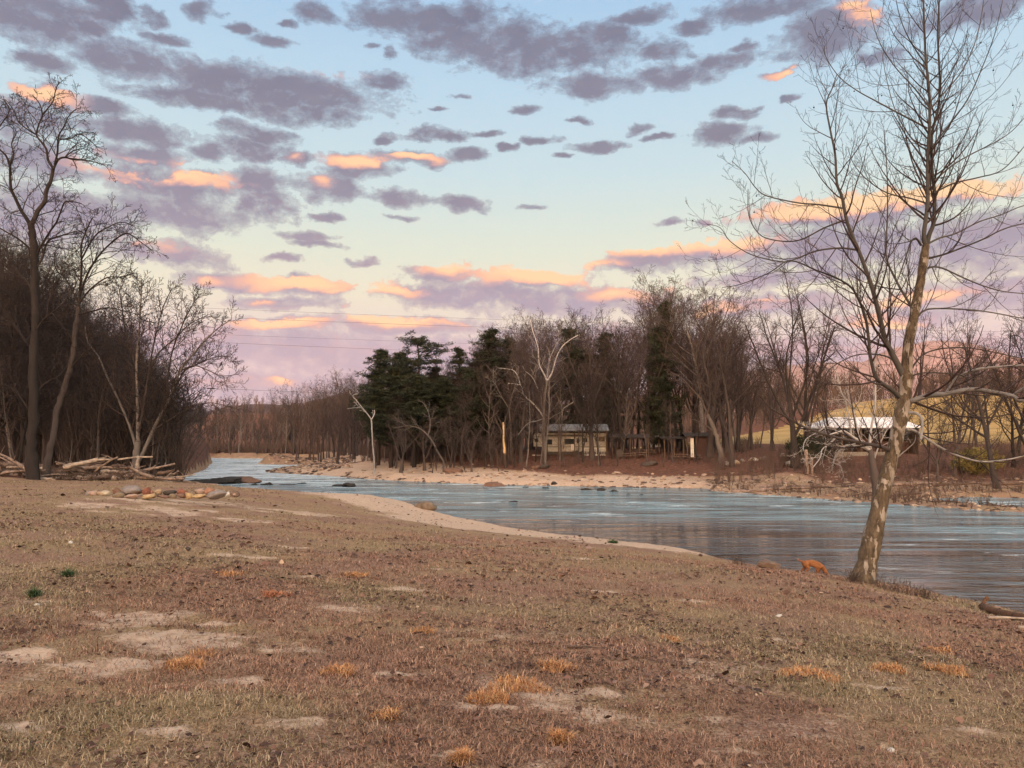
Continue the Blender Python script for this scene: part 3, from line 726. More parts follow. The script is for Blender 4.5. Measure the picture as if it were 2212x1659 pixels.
# ------------------------------------------------------------------ rocks
def rock_mesh(name, sx, sy, sz, seed, sub=3, rough=.16, flat=.0, angular=0.):
    rng = random.Random(seed); bm = bmesh.new(); bmesh.ops.create_icosphere(bm, subdivisions=sub, radius=1)
    planes = [(Vector((rng.gauss(0,1), rng.gauss(0,1), rng.gauss(0,1))).normalized(), rng.uniform(.55,.85)) for _ in range(int(angular))]
    ws = [(Vector((rng.gauss(0,1), rng.gauss(0,1), rng.gauss(0,1)))*(1.2+.9*i), rng.random()*6.28, rough/(1+.7*i)) for i in range(5)]
    for v in bm.verts:
        n = v.co.normalized(); r = 1+sum(a*math.sin(k.dot(n)*1.6+p) for k, p, a in ws)
        q = n*r
        for pn, pd in planes:
            e = q.dot(pn)-pd
            if e > 0: q = q-pn*e
        v.co = Vector((q.x*sx, q.y*sy, q.z*sz))
    me = bpy.data.meshes.new(name); bm.to_mesh(me); bm.free(); return me
def rockmat(name, col, var=.35): 
    m, nt, b = newmat(name); co = ocoord(nt)
    f = mathn(nt, 'ADD', mathn(nt, 'MULTIPLY', noise(nt, co, 2.2, 5, .6), .6), mathn(nt, 'MULTIPLY', noise(nt, co, 14, 5, .7), .4))
    nt.links.new(ramp(nt, f, [(.33, tuple(c*(1-var) for c in col)), (.52, col), (.68, tuple(min(1, c*(1+var)) for c in col))]), b.inputs['Base Color'])
    b.inputs['Roughness'].default_value = .85; bump(nt, b, noise(nt, co, 22, 5, .7), .5, .02); return m
RM = {k: rockmat('stone_'+k, c) for k, c in dict(grey=(.20,.17,.16), tan=(.29,.21,.145), ochre=(.36,.25,.14), red=(.20,.08,.055), rust=(.25,.13,.085), pink=(.30,.21,.17), brown=(.15,.085,.06), dark=(.055,.045,.04), cream=(.37,.30,.22), olive=(.17,.13,.09), white=(.48,.45,.42), wet=(.028,.024,.022), clay=(.15,.10,.075)).items()}
def stone(name, u0, u1, v0, v1, mat, label, cat, group, seed, y=None, sub=3, angular=0, rough=.13, sy=None, base=None):
    """a stone filling about that breadth and height, resting on the ground there"""
    uc = (u0+u1)/2
    if y is None: x, y, z = hit(uc, v1-2)
    else: x = P(uc, v1, y)[0]; z = H(x, y)
    if base is not None: z = base
    w = (u1-u0)/F*y/2; h = (v1-v0)/F*y
    me = rock_mesh(name, w, sy if sy else w*.8, h*.62, seed, sub, rough, angular=angular)
    o = link_mesh(name, me, RM[mat] if isinstance(mat, str) else mat, smooth=angular < 6, loc=(x, y+w*.4, z+h*.36)); o.rotation_euler = (0, random.Random(seed).uniform(-.12,.12), 0)
    return tag(o, label, cat, group)
def firering():
    # crop units of the ring, 3.16 to one layout unit
    q = lambda c: 144+c/5.486; r = lambda c: 1037+c/5.486
    L = [(205,300,90,160,'grey','flat grey tan stone at the far left tip of the ring'),
         (240,365,140,215,'pink','pale pink stone at left, below the grey tip stone'),
         (250,335,175,228,'rust','small rust brown stone with a white chip at the left end'),
         (340,470,150,215,'tan','round tan stone behind the cream front stone at left'),
         (385,525,185,245,'cream','cream tan oval stone first in the front row from the left'),
         (525,650,140,200,'brown','dark brown stone left in the back row'),
         (655,870,98,190,'grey','big arched grey slab stone in the back row'),
         (690,850,140,195,'brown','dark brown stone leaning under the big grey slab'),
         (525,680,195,250,'olive','olive brown flat stone second in the front row'),
         (675,860,220,256,'pink','thin pale pinkish stone flat in the front row'),
         (878,990,105,198,'red','tall brick red stone standing in the back row'),
         (985,1020,150,200,'rust','narrow orange rust stone leaning on the brick red stone'),
         (1015,1130,143,205,'tan','squarish tan stone right of the brick red stone'),
         (870,1055,213,252,'ochre','long ochre stone in the middle of the front row'),
         (1135,1275,165,208,'dark','dark flat stone in the middle of the back row'),
         (1055,1200,218,245,'brown','low brown stone in front right of the long ochre stone'),
         (1195,1295,205,250,'olive','grey olive stone in the front row beside a gap'),
         (1300,1410,152,205,'red','dark reddish stone right of the gap in the back row'),
         (1295,1400,198,248,'brown','small purple brown stone in the front row before the ochre one'),
         (1380,1480,190,252,'ochre','bright yellow ochre round stone in the front row'),
         (1475,1655,205,248,'ochre','flat yellow ochre oval stone left of the big grey boulder'),
         (1480,1640,150,205,'pink','pinkish brown stone in the back row at right'),
         (1610,1760,152,215,'rust','orange rust long stone behind the big grey boulder'),
         (1655,1885,172,262,'grey','big smooth grey boulder at the right end of the ring'),
         (1740,1885,142,190,'tan','pointed tan splinter stone behind the grey boulder'),
         (1870,1940,195,245,'white','small white stone wedged right of the grey boulder'),
         (1905,2040,182,250,'clay','grey tan domed stone at the far right of the ring'),
         (1925,2010,235,265,'pink','low pink stone in front of the rightmost domed stone')]
    for i, (a, b_, c, d, m, lab) in enumerate(L):
        back = d < 216 and 500 < a < 1800
        y = 29.6 if back else (27.4 if 500 < a < 1800 else 28.2)
        stone('ring_stone', q(a), q(b_), r(c), r(d)+1, m, lab, 'stone', 'stones laid in a fire ring', 100+i, y=y, base=-.04, rough=.13, sub=3, angular=4)
firering()
WR = 'dark rocks standing in the river'
for i, (a, b_, c, d, lab) in enumerate([(386,470,1032,1044,'low dark rock ledge, left part of the long outcrop in the river'),(440,520,1029,1044,'humped dark outcrop, middle of the long river ledge'),(500,561,1028,1043,'brown topped dark rock, right end of the long river ledge'),
     (540,556,1041,1047,'tiny dark rock in the foam beside the long ledge'),(562,590,1040,1047,'small dark rock right of the long ledge'),(640,662,1040,1044,'flat dark rock barely awash in mid river'),(712,742,1042,1049,'dark flat rock, left of the close pair in the left channel'),(738,768,1040,1051,'dark rock, right one of the close pair in the left channel'),
     (1036,1094,1040,1050,'wide flat brown rock against the sandy shore opposite'),(1060,1078,1036,1045,'small dark knob on the wide flat rock'),(1186,1208,1039,1048,'dark round rock at the waterline opposite, left of two'),(1206,1238,1040,1048,'dark flat rock at the waterline opposite, right of two'),(1172,1188,1049,1054,'small dark rock in mid riffle'),
     (1254,1280,1050,1058,'dark humped rock in the middle of the riffle'),(1292,1308,1049,1059,'pointed dark rock standing in the riffle'),(1316,1338,1054,1061,'low dark rock at the right end of the riffle rocks'),(1128,1142,1048,1052,'tiny dark rock near the shore opposite'),(1352,1364,1063,1067,'tiny rock right of the riffle rocks, nearer one'),(1380,1392,1064,1068,'tiny farthest right rock of the riffle'),
     (1096,1118,1078,1083,'dark flat rock awash in the smooth mid river'),(600,640,1044,1047,'thin dark rock shelf awash left of the close pair')]):
    y = min((CAMZ-WATER)*F/(d-968), 94)
    z = WATER-.08
    stone('river_rock', a, b_, c, d, 'wet' if 'brown' not in lab else 'brown', lab, 'rock', WR, 300+i, y=y, base=z, angular=8, rough=.24, sub=3)
for i, (a, b_, c, d, lab) in enumerate([(893,942,1085,1101,'rounded brown matted grass mound at the water edge, left of two'),(936,980,1089,1109,'rounded brown matted grass mound at the water edge, right of two')]):
    x, y, z = hit((a+b_)/2, d-1); w = (b_-a)/F*y/2
    o = link_mesh('grass_mound', rock_mesh('grass_mound', w, w*.9, (d-c)/F*y*.7, 340+i, 3, .07), simple('matted_grass', (.15,.105,.072), .5, 4, stretch=(1,1,.3), bmp=.8, bdist=.05), loc=(x, y+.3, z+.1))
    tag(o, lab, 'grass mound', 'matted mounds at the water edge')
for i, (a, b_, c, d, m, lab) in enumerate([(1072,1090,1125,1131,'dark','small dark stone on the sandy shore'),(1110,1130,1122,1129,'red','reddish stone at the water edge of the sandy shore'),(1174,1192,1145,1151,'red','reddish stone beside the grass edge of the sandy shore'),
     (1148,1158,1140,1146,'brown','small brown stone between the two reddish shore stones'),(1637,1692,1211,1231,'clay','brown clay boulder on the bank left of the dog'),(1655,1668,1209,1216,'brown','small brown stone on top of the clay boulder'),
     (1676,1690,1332,1338,'white','white pebble lying in the grass before the dog'),(1918,1934,1620,1629,'white','white pebble near the bottom right'),(400,410,1183,1191,'dark','small dark upright stone in the grass before the stone ring'),(72,84,1306,1312,'white','white pebble beside the left green weed'),(145,156,1174,1180,'white','pale pebble in the grass left of the stone ring')]):
    stone('shore_stone', a, b_, c, d, m, lab, 'stone', 'loose stones on the near bank', 360+i, sub=2 if b_-a < 30 else 3, angular=9 if 'clay' in lab and 'boulder on' in lab else 0, rough=.22 if 'clay boulder on' in lab else .13)

# ------------------------------------------------------------------ trees one can tell apart, traced limb by limb
SY = dict(levels=3, n=[8,10,7,4], wander=[.05,.07,.11,.16], trop=[.02,.11,.10,.08], kids=[9,6,3,2], lo=[.25,.12,.15,.2], ang=[50,46,46,45], ratio=[.50,.42,.46,.5], rmin=.0030, taper=.18, perm=2.4)
def traced(name, depth, trunk, limbs, mats, label, cat, cfg, seed, base_z=None, sides=(12, 7, 4, 3), lean=.25, group=None, limbmats=None, kidn=None, twigmat=None, ymap=None):
    """trunk and limbs: lists of (u, v, width) ; every limb leaves the plane of the trunk a little towards or away from the viewer"""
    rng = random.Random(seed)
    root = empty(name)
    def world_line(pts, dy):
        n = len(pts); out = []; rad = []
        for i, (u, v, w) in enumerate(pts):
            t = i/(n-1); y = depth+dy*t**1.2
            out.append(P(u, v, y)); rad.append(max(w/2/F*depth, cfg['rmin']))
        line = smooth_line(out, sub=4); rr = np.interp(np.linspace(0, n-1, len(line)), range(n), rad)
        return line, rr
    tl, tr = world_line(trunk, 0)
    nj = len(tl); TJ = .04 if name == 'sycamore_tree' else .13; tl = tl+np.array([[rng.gauss(0, tr[i]*TJ), rng.gauss(0, tr[i]*TJ), 0] if 1 < i < nj-1 else [0,0,0] for i in range(nj)]); tr = tr*np.array([rng.uniform(.92, 1.1) for _ in range(nj)])
    b = np.array(tl[0]); gz = H(b[0], b[1]); 
    if gz < b[2]-.02 or base_z: 
        tl = np.vstack([[b[0]-(tl[1][0]-b[0])*.3, b[1], gz-.25], tl]); tr = np.append(tr[0]*1.15, tr)
    root.location = (b[0], b[1], gz); loc = np.array(root.location)
    tr = tr.copy(); 
    tube_obj('trunk', [(tl-loc, tr)], sides[0], mats[0], root)
    tw = [[] for _ in range(5)]
    # twigs off the upper trunk
    span = float(np.linalg.norm(tl[-1]-tl[0]))
    for i, lb in enumerate(limbs):
        pts = lb['p']; dy = lb.get('dy', rng.uniform(-1, 1)*lean*depth*.12); 
        ln, rr = world_line(pts, dy)
        ln = ln-loc
        o = tube_obj('limb', [(ln, rr)], sides[1], lb.get('mat', mats[1]), root)
        L = float(np.sum(np.linalg.norm(np.diff(ln, axis=0), axis=1)))
        k = lb.get('k', max(4, int(L*cfg.get('perm', 3.2))))
        c2 = dict(cfg); c2['ratio'] = [cfg['ratio'][0]*min(1.25, 4.2/max(L, 1.))]+cfg['ratio'][1:]
        kids(rng, [tuple(p) for p in ln], list(rr), L, 0, tw, c2, lo=lb.get('lo', .12), count=k)
    if kidn:
        c2 = dict(cfg); kids(rng, [tuple(p) for p in (tl-loc)], list(tr), span*.35, 0, tw, c2, lo=.5, count=kidn)
    polys = [x for l in tw for x in l]
    if len(polys) > 12: tube_obj('twigs', polys, 3, twigmat or mats[1], root)
    tag(root, label, cat, group)
    return root, tw
def L_(pts, w0, w1, **kw):
    n = len(pts); d = dict(p=[(u, v, w0+(w1-w0)*(i/(n-1))**.8) for i, (u, v) in enumerate(pts)]); d.update(kw); return d
def big_sycamore():
    trunk = [(1860,1262,56),(1867,1240,45),(1877,1200,39),(1892,1130,35),(1905,1070,33),(1920,1010,30),(1936,950,30),(1948,890,28),(1955,850,27),(1958,800,24),(1963,740,22),(1975,680,20),(1988,610,18),(1996,560,17),(2000,529,15)]
    mb = M['mottled_bark']; dk = M['syc_limb']; pale = M['pale_limb']
    limbs = [L_([(2000,531),(1996,505),(2004,438),(2004,354),(2008,271),(2008,208),(2000,125),(1996,42),(1993,-60),(1990,-170),(1985,-260)], 11, 2, mat=dk, dy=-.5, k=44),
     L_([(2001,531),(2008,505),(2017,479),(2019,417),(2014,375),(2013,292),(2027,233),(2030,167),(2026,83),(2029,0),(2036,-100),(2040,-220)], 11, 2, mat=dk, dy=.6, k=46),
     L_([(1957,822),(1939,787),(1925,760),(1912,733),(1900,684),(1885,625),(1860,554),(1831,483),(1819,425),(1808,396),(1804,333),(1794,283),(1785,225),(1798,190),(1808,160)], 15, 1.6, mat=dk, dy=-1.2, k=36),
     L_([(1822,450),(1769,442),(1723,438),(1656,423),(1631,404),(1610,375),(1581,348)], 4.4, 1.2, mat=dk, dy=-.8),
     L_([(1827,475),(1781,492),(1723,520),(1664,517),(1635,500),(1617,463),(1616,408)], 4.2, 1.2, mat=dk, dy=-.6),
     L_([(1852,540),(1815,536),(1764,542),(1714,561),(1685,565),(1623,550),(1577,521),(1556,492),(1527,484)], 5, 1.2, mat=dk, dy=.7),
     L_([(1948,862),(1930,845),(1905,828),(1891,814),(1880,770),(1876,728),(1869,684),(1856,650),(1839,621),(1806,600),(1764,584),(1706,563),(1660,590),(1600,614),(1560,621)], 10, 1.2, mat=dk, dy=-1.4, k=30),
     L_([(2003,277),(1944,246),(1890,217),(1852,196),(1814,167),(1785,125),(1781,100)], 4.2, 1.1, mat=dk, dy=-.7),
     L_([(2015,444),(1969,429),(1917,417),(1873,388),(1844,354),(1831,317)], 4.2, 1.2, mat=dk, dy=.6),
     L_([(2019,390),(2056,358),(2098,333),(2148,308),(2186,283),(2225,240)], 4.2, 1.3, mat=dk, dy=-.7),
     L_([(2017,417),(2060,396),(2115,383),(2165,367),(2212,317),(2240,280)], 4.4, 1.3, mat=dk, dy=.8),
     L_([(2004,527),(2030,514),(2065,504),(2115,479),(2165,463),(2212,444),(2290,430)], 5, 1.5, mat=dk, dy=.5),
     L_([(1997,560),(2030,552),(2060,542),(2123,517),(2165,496),(2212,483),(2300,470)], 5.5, 1.8, mat=dk, dy=-.9),
     L_([(1993,585),(2010,577),(2035,579),(2081,600),(2123,617),(2165,629),(2212,634),(2300,640)], 5, 1.8, mat=dk, dy=1.),
     L_([(1978,690),(1990,675),(2010,667),(2060,667),(2115,671),(2165,679),(2212,688),(2290,700)], 5, 1.8, mat=dk, dy=-.8),
     L_([(1978,680),(1969,663),(1935,604),(1914,550),(1917,471),(1917,396),(1914,333),(1910,283)], 7, 1.4, mat=dk, dy=.9, k=24),
     L_([(1990,530),(1982,518),(1975,515),(1967,525),(1960,546),(1944,592),(1931,625),(1914,671)], 5.5, 1.5, mat=dk, dy=-.6, k=6),
     L_([(2006,240),(2040,200),(2080,150),(2110,80),(2125,0),(2130,-70)], 4, 1.2, mat=dk, dy=.6),
     L_([(2012,320),(2050,270),(2090,215),(2120,150),(2150,70),(2170,-20)], 4, 1.2, mat=dk, dy=-.5),
     L_([(2006,230),(1975,190),(1930,140),(1895,80),(1880,20)], 3.8, 1.1, mat=dk, dy=.7),
     L_([(2001,140),(1970,95),(1945,40),(1930,-30)], 3.4, 1.2, mat=dk, dy=-.4),
     L_([(2010,330),(1970,300),(1935,240),(1915,170),(1905,110)], 3.4, 1.1, mat=dk, dy=.3),
     L_([(1958,880),(1966,868),(1975,864),(2006,855),(2047,850),(2097,841),(2142,846),(2187,855),(2212,866),(2300,850)], 14, 7, mat=pale, dy=-.8, k=16),
     L_([(2045,849),(2056,832),(2070,814),(2110,798),(2165,792),(2212,789),(2290,785)], 8, 4, mat=pale, dy=-1.2, k=14),
     L_([(2187,855),(2200,845),(2225,830),(2260,815)], 6, 4, mat=pale, dy=-.4, k=4),
     L_([(1943,897),(1962,892),(1979,893),(1991,904),(1992,925),(1989,950)], 8, 5, mat=pale, dy=-.6, k=4),
     L_([(1958,928),(1975,930),(1998,945),(2034,968),(2074,986),(2119,997),(2160,995),(2212,984),(2270,955)], 6.5, 3, mat=pale, dy=-.5, k=14),
     L_([(1925,975),(1912,968),(1880,960),(1849,954),(1790,941),(1736,922),(1704,904),(1664,882)], 10, 3.2, mat=M['bark'], dy=-1.1, k=12),
     L_([(1966,800),(1982,778),(1997,764),(2034,753),(2088,751),(2142,760),(2212,775)], 4.5, 1.8, mat=dk, dy=.8),
     L_([(1960,820),(1975,810),(2002,805),(2052,807),(2088,814),(2140,830)], 4.2, 1.6, mat=dk, dy=-.7),
     L_([(1950,800),(1920,772),(1880,765),(1840,770),(1790,800),(1760,850)], 4.5, 1.4, mat=dk, dy=1.1),
     L_([(1946,880),(1930,850),(1900,835),(1850,800),(1810,760),(1780,710)], 4, 1.2, mat=dk, dy=1.2),
     L_([(1935,965),(1955,945),(1990,915),(2030,890),(2060,870)], 4, 1.3, mat=dk, dy=.6),
     L_([(1930,1000),(1942,985),(1960,970),(1975,955),(1978,940)], 3.2, 1.4, mat=pale, dy=-.4, k=5)]
    root, tw = traced('sycamore_tree', 17.4, trunk, limbs, (mb, dk), 'tall leaning bare sycamore with mottled peeling bark on the near river bank', 'tree', SY, 7, twigmat=M['syc_twig'], kidn=10)
    # seed balls on thin stalks
    rs = random.Random(5); ends = [p[-1] for l in tw[2:] for p, _ in l]
    bm = bmesh.new(); bmesh.ops.create_icosphere(bm, subdivisions=2, radius=.019); me = bpy.data.meshes.new('seed_ball'); bm.to_mesh(me); bm.free(); me.materials.append(M['twig_dark'])
    for e in rs.sample(ends, 46):
        b = link_mesh('seed_ball', me, None, root, True, (e[0], e[1], e[2]-.05)) 
M['syc_limb'] = bark('limb_bark', (.035,.027,.023), (.10,.083,.07), 2.5)
M['syc_twig'] = bark('sycamore_twig', (.026,.015,.014), (.055,.034,.03), 2.)
M['pale_limb'] = bark('pale_limb_bark', (.13,.105,.09), (.29,.25,.22), 3.)
big_sycamore()
TW = dict(levels=3, n=[8,6,5,4], wander=[.1,.24,.27,.28], trop=[.02,.05,.03,.02], kids=[9,5,4,2], lo=[.25,.12,.12,.15], ang=[48,46,50,48], ratio=[.66,.52,.50,.5], rmin=.011, taper=.2, perm=3.0)
def left_trees():
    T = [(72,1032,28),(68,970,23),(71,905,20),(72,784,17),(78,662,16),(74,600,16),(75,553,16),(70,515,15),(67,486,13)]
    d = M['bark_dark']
    limbs = [L_([(67,488),(55,468),(46,455),(34,430),(24,407),(22,380),(21,358),(12,335),(-5,320)], 9, 3.5, mat=d),
      L_([(0,316),(-10,290),(5,265),(20,240),(10,215)], 4, 1.6, mat=d), L_([(21,360),(30,335),(25,310),(35,285),(20,262)], 4, 1.5, mat=d),
      L_([(67,488),(76,470),(82,455),(97,435),(100,413),(110,390),(115,364)], 11, 7, mat=d),
      L_([(115,364),(104,345),(100,322),(88,305),(79,291),(84,268),(91,249),(86,225),(70,205)], 6, 2, mat=d),
      L_([(91,249),(105,232),(115,218),(120,195),(128,176)], 3.5, 1.5, mat=d), L_([(79,291),(60,280),(40,262),(28,235),(12,215)], 3.5, 1.5, mat=d),
      L_([(115,366),(126,345),(140,340),(160,345),(182,346),(205,350),(228,358)], 6, 1.6, mat=d), L_([(118,355),(124,330),(125,310),(128,291),(140,270),(146,255),(158,240),(175,232)], 5, 1.5, mat=d),
      L_([(128,300),(150,300),(172,290),(190,300),(210,318)], 3.5, 1.3, mat=d), L_([(140,340),(160,325),(185,322),(205,335)], 3, 1.3, mat=d),
      L_([(76,560),(84,540),(91,528),(108,500),(122,480),(132,455),(140,437),(158,436),(176,440)], 6, 2, mat=d), L_([(76,580),(90,560),(103,522),(125,512),(152,503),(175,500),(200,520)], 5.5, 1.6, mat=d),
      L_([(74,560),(66,545),(61,534),(45,520),(30,510),(12,500),(-5,490)], 6, 3, mat=d), L_([(75,640),(60,610),(40,590),(20,560),(0,545)], 4.5, 2, mat=d),
      L_([(74,720),(95,690),(120,670),(150,640),(170,600)], 4.5, 1.6, mat=d), L_([(73,760),(50,730),(30,700),(5,690)], 4.5, 2, mat=d), L_([(72,860),(95,830),(130,810),(150,780)], 4, 1.5, mat=d), L_([(71,900),(45,860),(20,835),(-8,830)], 4, 2, mat=d)]
    traced('gnarled_tree', 47, T, limbs, (d, d), 'tallest gnarled black limbed bare tree at the left edge with crooked crown', 'tree', TW, 11, twigmat=M['twig_dark'], sides=(10,6,4,3))
    T2 = [(100,1028,17),(105,985,15),(112,954,13),(121,893,12),(134,850,11),(146,814,11),(158,765,10),(161,723,10),(166,690,9),(170,662,9)]
    l2 = [L_([(170,664),(173,625),(176,589),(176,560),(176,528),(190,490),(200,470)], 7, 2, mat=d), L_([(172,640),(190,590),(213,553),(240,525),(273,504),(300,520),(328,540)], 5.5, 1.5, mat=d), L_([(171,655),(195,625),(230,600),(262,598),(290,590)], 4.5, 1.4, mat=d),
      L_([(176,560),(205,510),(235,490),(262,480),(290,488)], 3.8, 1.3, mat=d), L_([(168,680),(200,672),(235,665),(270,672),(300,680)], 4, 1.4, mat=d), L_([(172,660),(155,625),(140,600),(120,580),(118,545)], 4, 1.4, mat=d), L_([(160,740),(140,710),(122,700),(100,690)], 3.6, 1.4, mat=d),
      L_([(150,800),(175,770),(205,750),(235,755)], 3.6, 1.4, mat=d), L_([(130,870),(150,850),(180,842),(205,850)], 3.4, 1.4, mat=d)]
    traced('gnarled_tree', 48.5, T2, l2, (M['bark'], d), 'leaning bare tree just right of the tallest gnarled one, crown over the hillside', 'tree', TW, 12, twigmat=M['twig_dark'], sides=(10,6,4,3))
    C3 = dict(TW); C3.update(wander=[.06,.11,.13,.16], trop=[.02,.10,.08,.05], ratio=[.62,.50,.5,.5], perm=3.6, kids=[9,8,4,2])
    T3 = [(294,1030,16),(293,1000,15),(296,970,13),(298,950,11)]; gk = M['bark_grey']; bk = M['bark']
    l3 = [L_([(298,952),(297,880),(295,784),(300,723),(304,660),(306,611)], 8, 2, mat=gk), L_([(294,1000),(306,985),(328,935),(348,895),(365,862),(389,802),(415,768),(444,735),(470,710),(500,690)], 10, 1.8, mat=gk, k=30),
      L_([(296,975),(280,920),(255,862),(232,815),(213,771),(190,740),(184,705)], 7, 2, mat=gk), L_([(298,940),(310,880),(322,800),(335,730),(352,665),(372,622)], 6, 1.6, mat=bk, k=22), L_([(296,800),(280,750),(268,700),(262,650),(255,615)], 5, 1.6, mat=bk),
      L_([(365,862),(380,835),(400,800),(430,785),(470,770),(505,772)], 5, 1.5, mat=bk, k=18), L_([(350,890),(362,820),(372,760),(395,700),(415,660),(430,640)], 5, 1.4, mat=bk, k=20), L_([(330,930),(370,905),(410,880),(455,870),(500,880)], 4.4, 1.3, mat=bk, k=12),
      L_([(389,802),(420,790),(450,800),(480,812),(515,808)], 3.6, 1.2, mat=bk, k=10), L_([(322,800),(345,760),(380,730),(410,700),(450,680)], 3.8, 1.3, mat=bk, k=16)]
    traced('spreading_tree', 50, T3, l3, (gk, bk), 'pale stemmed tree forking low beside the driftwood, branches fanning over the river', 'tree', C3, 13, twigmat=M['twig'], sides=(10,6,4,3))
    # slim dark stems leaning out over the bank
    rng = random.Random(77)
    for i, (u, v, uu, vv) in enumerate([(334,1036,342,965),(342,1037,352,960),(350,1037,350,950),(358,1038,366,968),(364,1038,378,968),(371,1039,382,962),(327,1034,330,955)]):
        l4 = [L_([(uu, vv), (uu+rng.uniform(-8,14), vv-40), (uu+rng.uniform(0,35), vv-90), (uu+rng.uniform(10,60), vv-120)], 2.6, 1., mat=d, k=8)]
        traced('slim_tree', 49.5+i*.4, [(u,v,5),((u+uu)/2+1,(v+vv)/2,4.2),(uu,vv,3.4)], l4, (d, d), 'slim dark leaning stem in the clump at the water edge right of the driftwood', 'tree', C3, 200+i, sides=(6,4,3,3), group='slim stems at the water edge')
left_trees()
def island_specials():
    wb = M['white_bark']; C = dict(TW); C.update(rmin=.02, levels=2, kids=[6,5,3,2], perm=1.1, wander=[.1,.14,.16,.2])
    gb = M['bark_grey']
    traced('white_sycamore', 106, [(1178,1002,7),(1174,906,5.5),(1177,862,5),(1182,822,4.6)],
      [L_([(1182,822),(1172,802),(1165,787),(1163,765),(1162,750),(1156,730),(1150,712),(1145,690)], 4, 1.6, mat=wb), L_([(1182,822),(1190,810),(1193,803),(1198,785),(1205,765),(1215,748),(1227,737),(1238,730),(1249,724)], 4.2, 1.6, mat=wb),
       L_([(1182,815),(1184,797),(1188,775),(1196,756),(1203,742),(1212,730)], 3.6, 1.4, mat=wb), L_([(1174,900),(1163,885),(1149,869),(1138,860),(1130,850),(1128,840),(1124,831),(1118,812),(1109,800),(1095,797),(1077,795)], 4, 1.5, mat=wb),
       L_([(1172,905),(1158,910),(1143,913),(1130,925),(1118,942)], 2.6, 1.3, mat=wb, k=3), L_([(1124,831),(1112,829),(1098,828)], 2.4, 1.3, mat=wb, k=2), L_([(1162,840),(1150,815),(1135,802)], 2., 1.2, mat=wb, k=3),
       L_([(1214,905),(1216,885),(1228,875),(1240,868)], 2.2, 1.3, mat=wb, k=2)], (gb, wb), 'forked white limbed sycamore standing in front of the camper', 'tree', C, 31, sides=(8,5,3,3), twigmat=M['pale_limb'])
    traced('white_snag', 104, [(809,1003,3.6),(805,956,3.1),(802,906,2.8)], [L_([(802,906),(792,892),(780,878),(770,865),(762,856),(766,852),(773,851)], 2.8, 1.5, mat=wb, k=2), L_([(802,906),(806,900),(809,893),(809,886)], 2.6, 1.5, mat=wb, k=1), L_([(778,880),(765,881),(750,883)], 1.8, 1.1, mat=wb, k=1)],
      (wb, wb), 'thin white dead tree with a crooked fork leaning left over the far bank', 'dead tree', C, 32, sides=(8,5,3,3))
    traced('broken_snag', 103, [(1092,1008,6.5),(1090,975,5.4),(1088,945,4.2),(1087,912,2.4)], [L_([(1088,940),(1090,925),(1089,915)], 2, 1, mat=RM['tan'], k=0)], (M['snag'], wb), 'broken tree trunk with bare yellow wood at its snapped top', 'dead tree', C, 33, sides=(8,5,3,3))
    traced('leaning_tree', 108, [(1105,1005,5.5),(1104,960,5),(1103,920,4.6),(1100,880,4)], [L_([(1101,885),(1080,850),(1070,830),(1062,822)], 3, 1.4, mat=gb), L_([(1100,885),(1108,850),(1118,815),(1120,790)], 3, 1.4, mat=gb)], (gb, gb), 'grey stemmed slim tree between the broken snag and the camper', 'tree', C, 34, sides=(8,5,3,3))
    traced('bent_tree', 103, [(958,996,5),(945,975,4.6),(935,955,4.2),(922,938,4)], [L_([(922,938),(905,925),(880,920),(850,925)], 3.4, 1.4, mat=gb), L_([(925,940),(930,915),(925,890),(915,870)], 2.6, 1.3, mat=gb)], (gb, gb), 'low grey tree bending left in an arch over the far bank', 'tree', C, 35, sides=(8,5,3,3))
    traced('boulder_tree', 97, [(1560,1000,14),(1556,978,11),(1550,950,9.5),(1540,922,8.5),(1528,895,7.5)], [L_([(1530,900),(1515,865),(1490,835),(1470,815),(1450,805)], 5, 1.6, mat=M['bark']), L_([(1528,895),(1534,860),(1530,820),(1520,770),(1528,720),(1540,680)], 5, 1.6, mat=M['bark']), L_([(1545,935),(1520,915),(1495,905)], 3, 1.4, mat=gb), L_([(1532,870),(1555,830),(1565,780),(1560,730)], 4, 1.4, mat=M['bark'])],
      (gb, M['bark']), 'tree with thick pale base curving left above the white boulders', 'tree', dict(C, levels=3, perm=1.6), 36, sides=(9,5,3,3), twigmat=M['twig'])
    traced('white_sycamore', 64, [(1893,1056,18),(1888,1021,15),(1883,988,13),(1878,972,11)],
      [L_([(1880,975),(1865,966),(1850,963),(1831,961),(1820,968),(1809,979),(1800,997),(1808,1003),(1815,1006),(1822,1020)], 6, 1.8, mat=wb, k=8), L_([(1878,972),(1862,955),(1846,946),(1835,938),(1822,931),(1808,934),(1794,938),(1782,940)], 7, 2, mat=wb, k=8),
       L_([(1860,957),(1855,945),(1849,918),(1842,885),(1832,868),(1824,859),(1815,841),(1810,815),(1800,790)], 6.5, 1.8, mat=wb, k=14), L_([(1880,970),(1879,957),(1881,931),(1890,879),(1891,846),(1891,800),(1887,760)], 7, 2, mat=wb, k=14),
       L_([(1838,938),(1836,912),(1830,885),(1826,860)], 4.5, 1.8, mat=wb, k=8), L_([(1806,945),(1790,960),(1776,971),(1772,988),(1756,1010)], 4, 1.6, mat=wb, k=6), L_([(1810,938),(1800,925),(1785,922),(1768,932),(1740,950),(1735,975)], 4, 1.5, mat=wb, k=6), L_([(1885,1000),(1900,960),(1915,930),(1930,900)], 4, 1.5, mat=M['pale_limb'], k=10)],
      (M['bark'], wb), 'chalk white limbed sycamore on the sand spit behind the leaning sycamore', 'tree', dict(C, rmin=.010, levels=3, kids=[6,5,3,2]), 37, sides=(10,6,3,3), twigmat=M['pale_limb'])
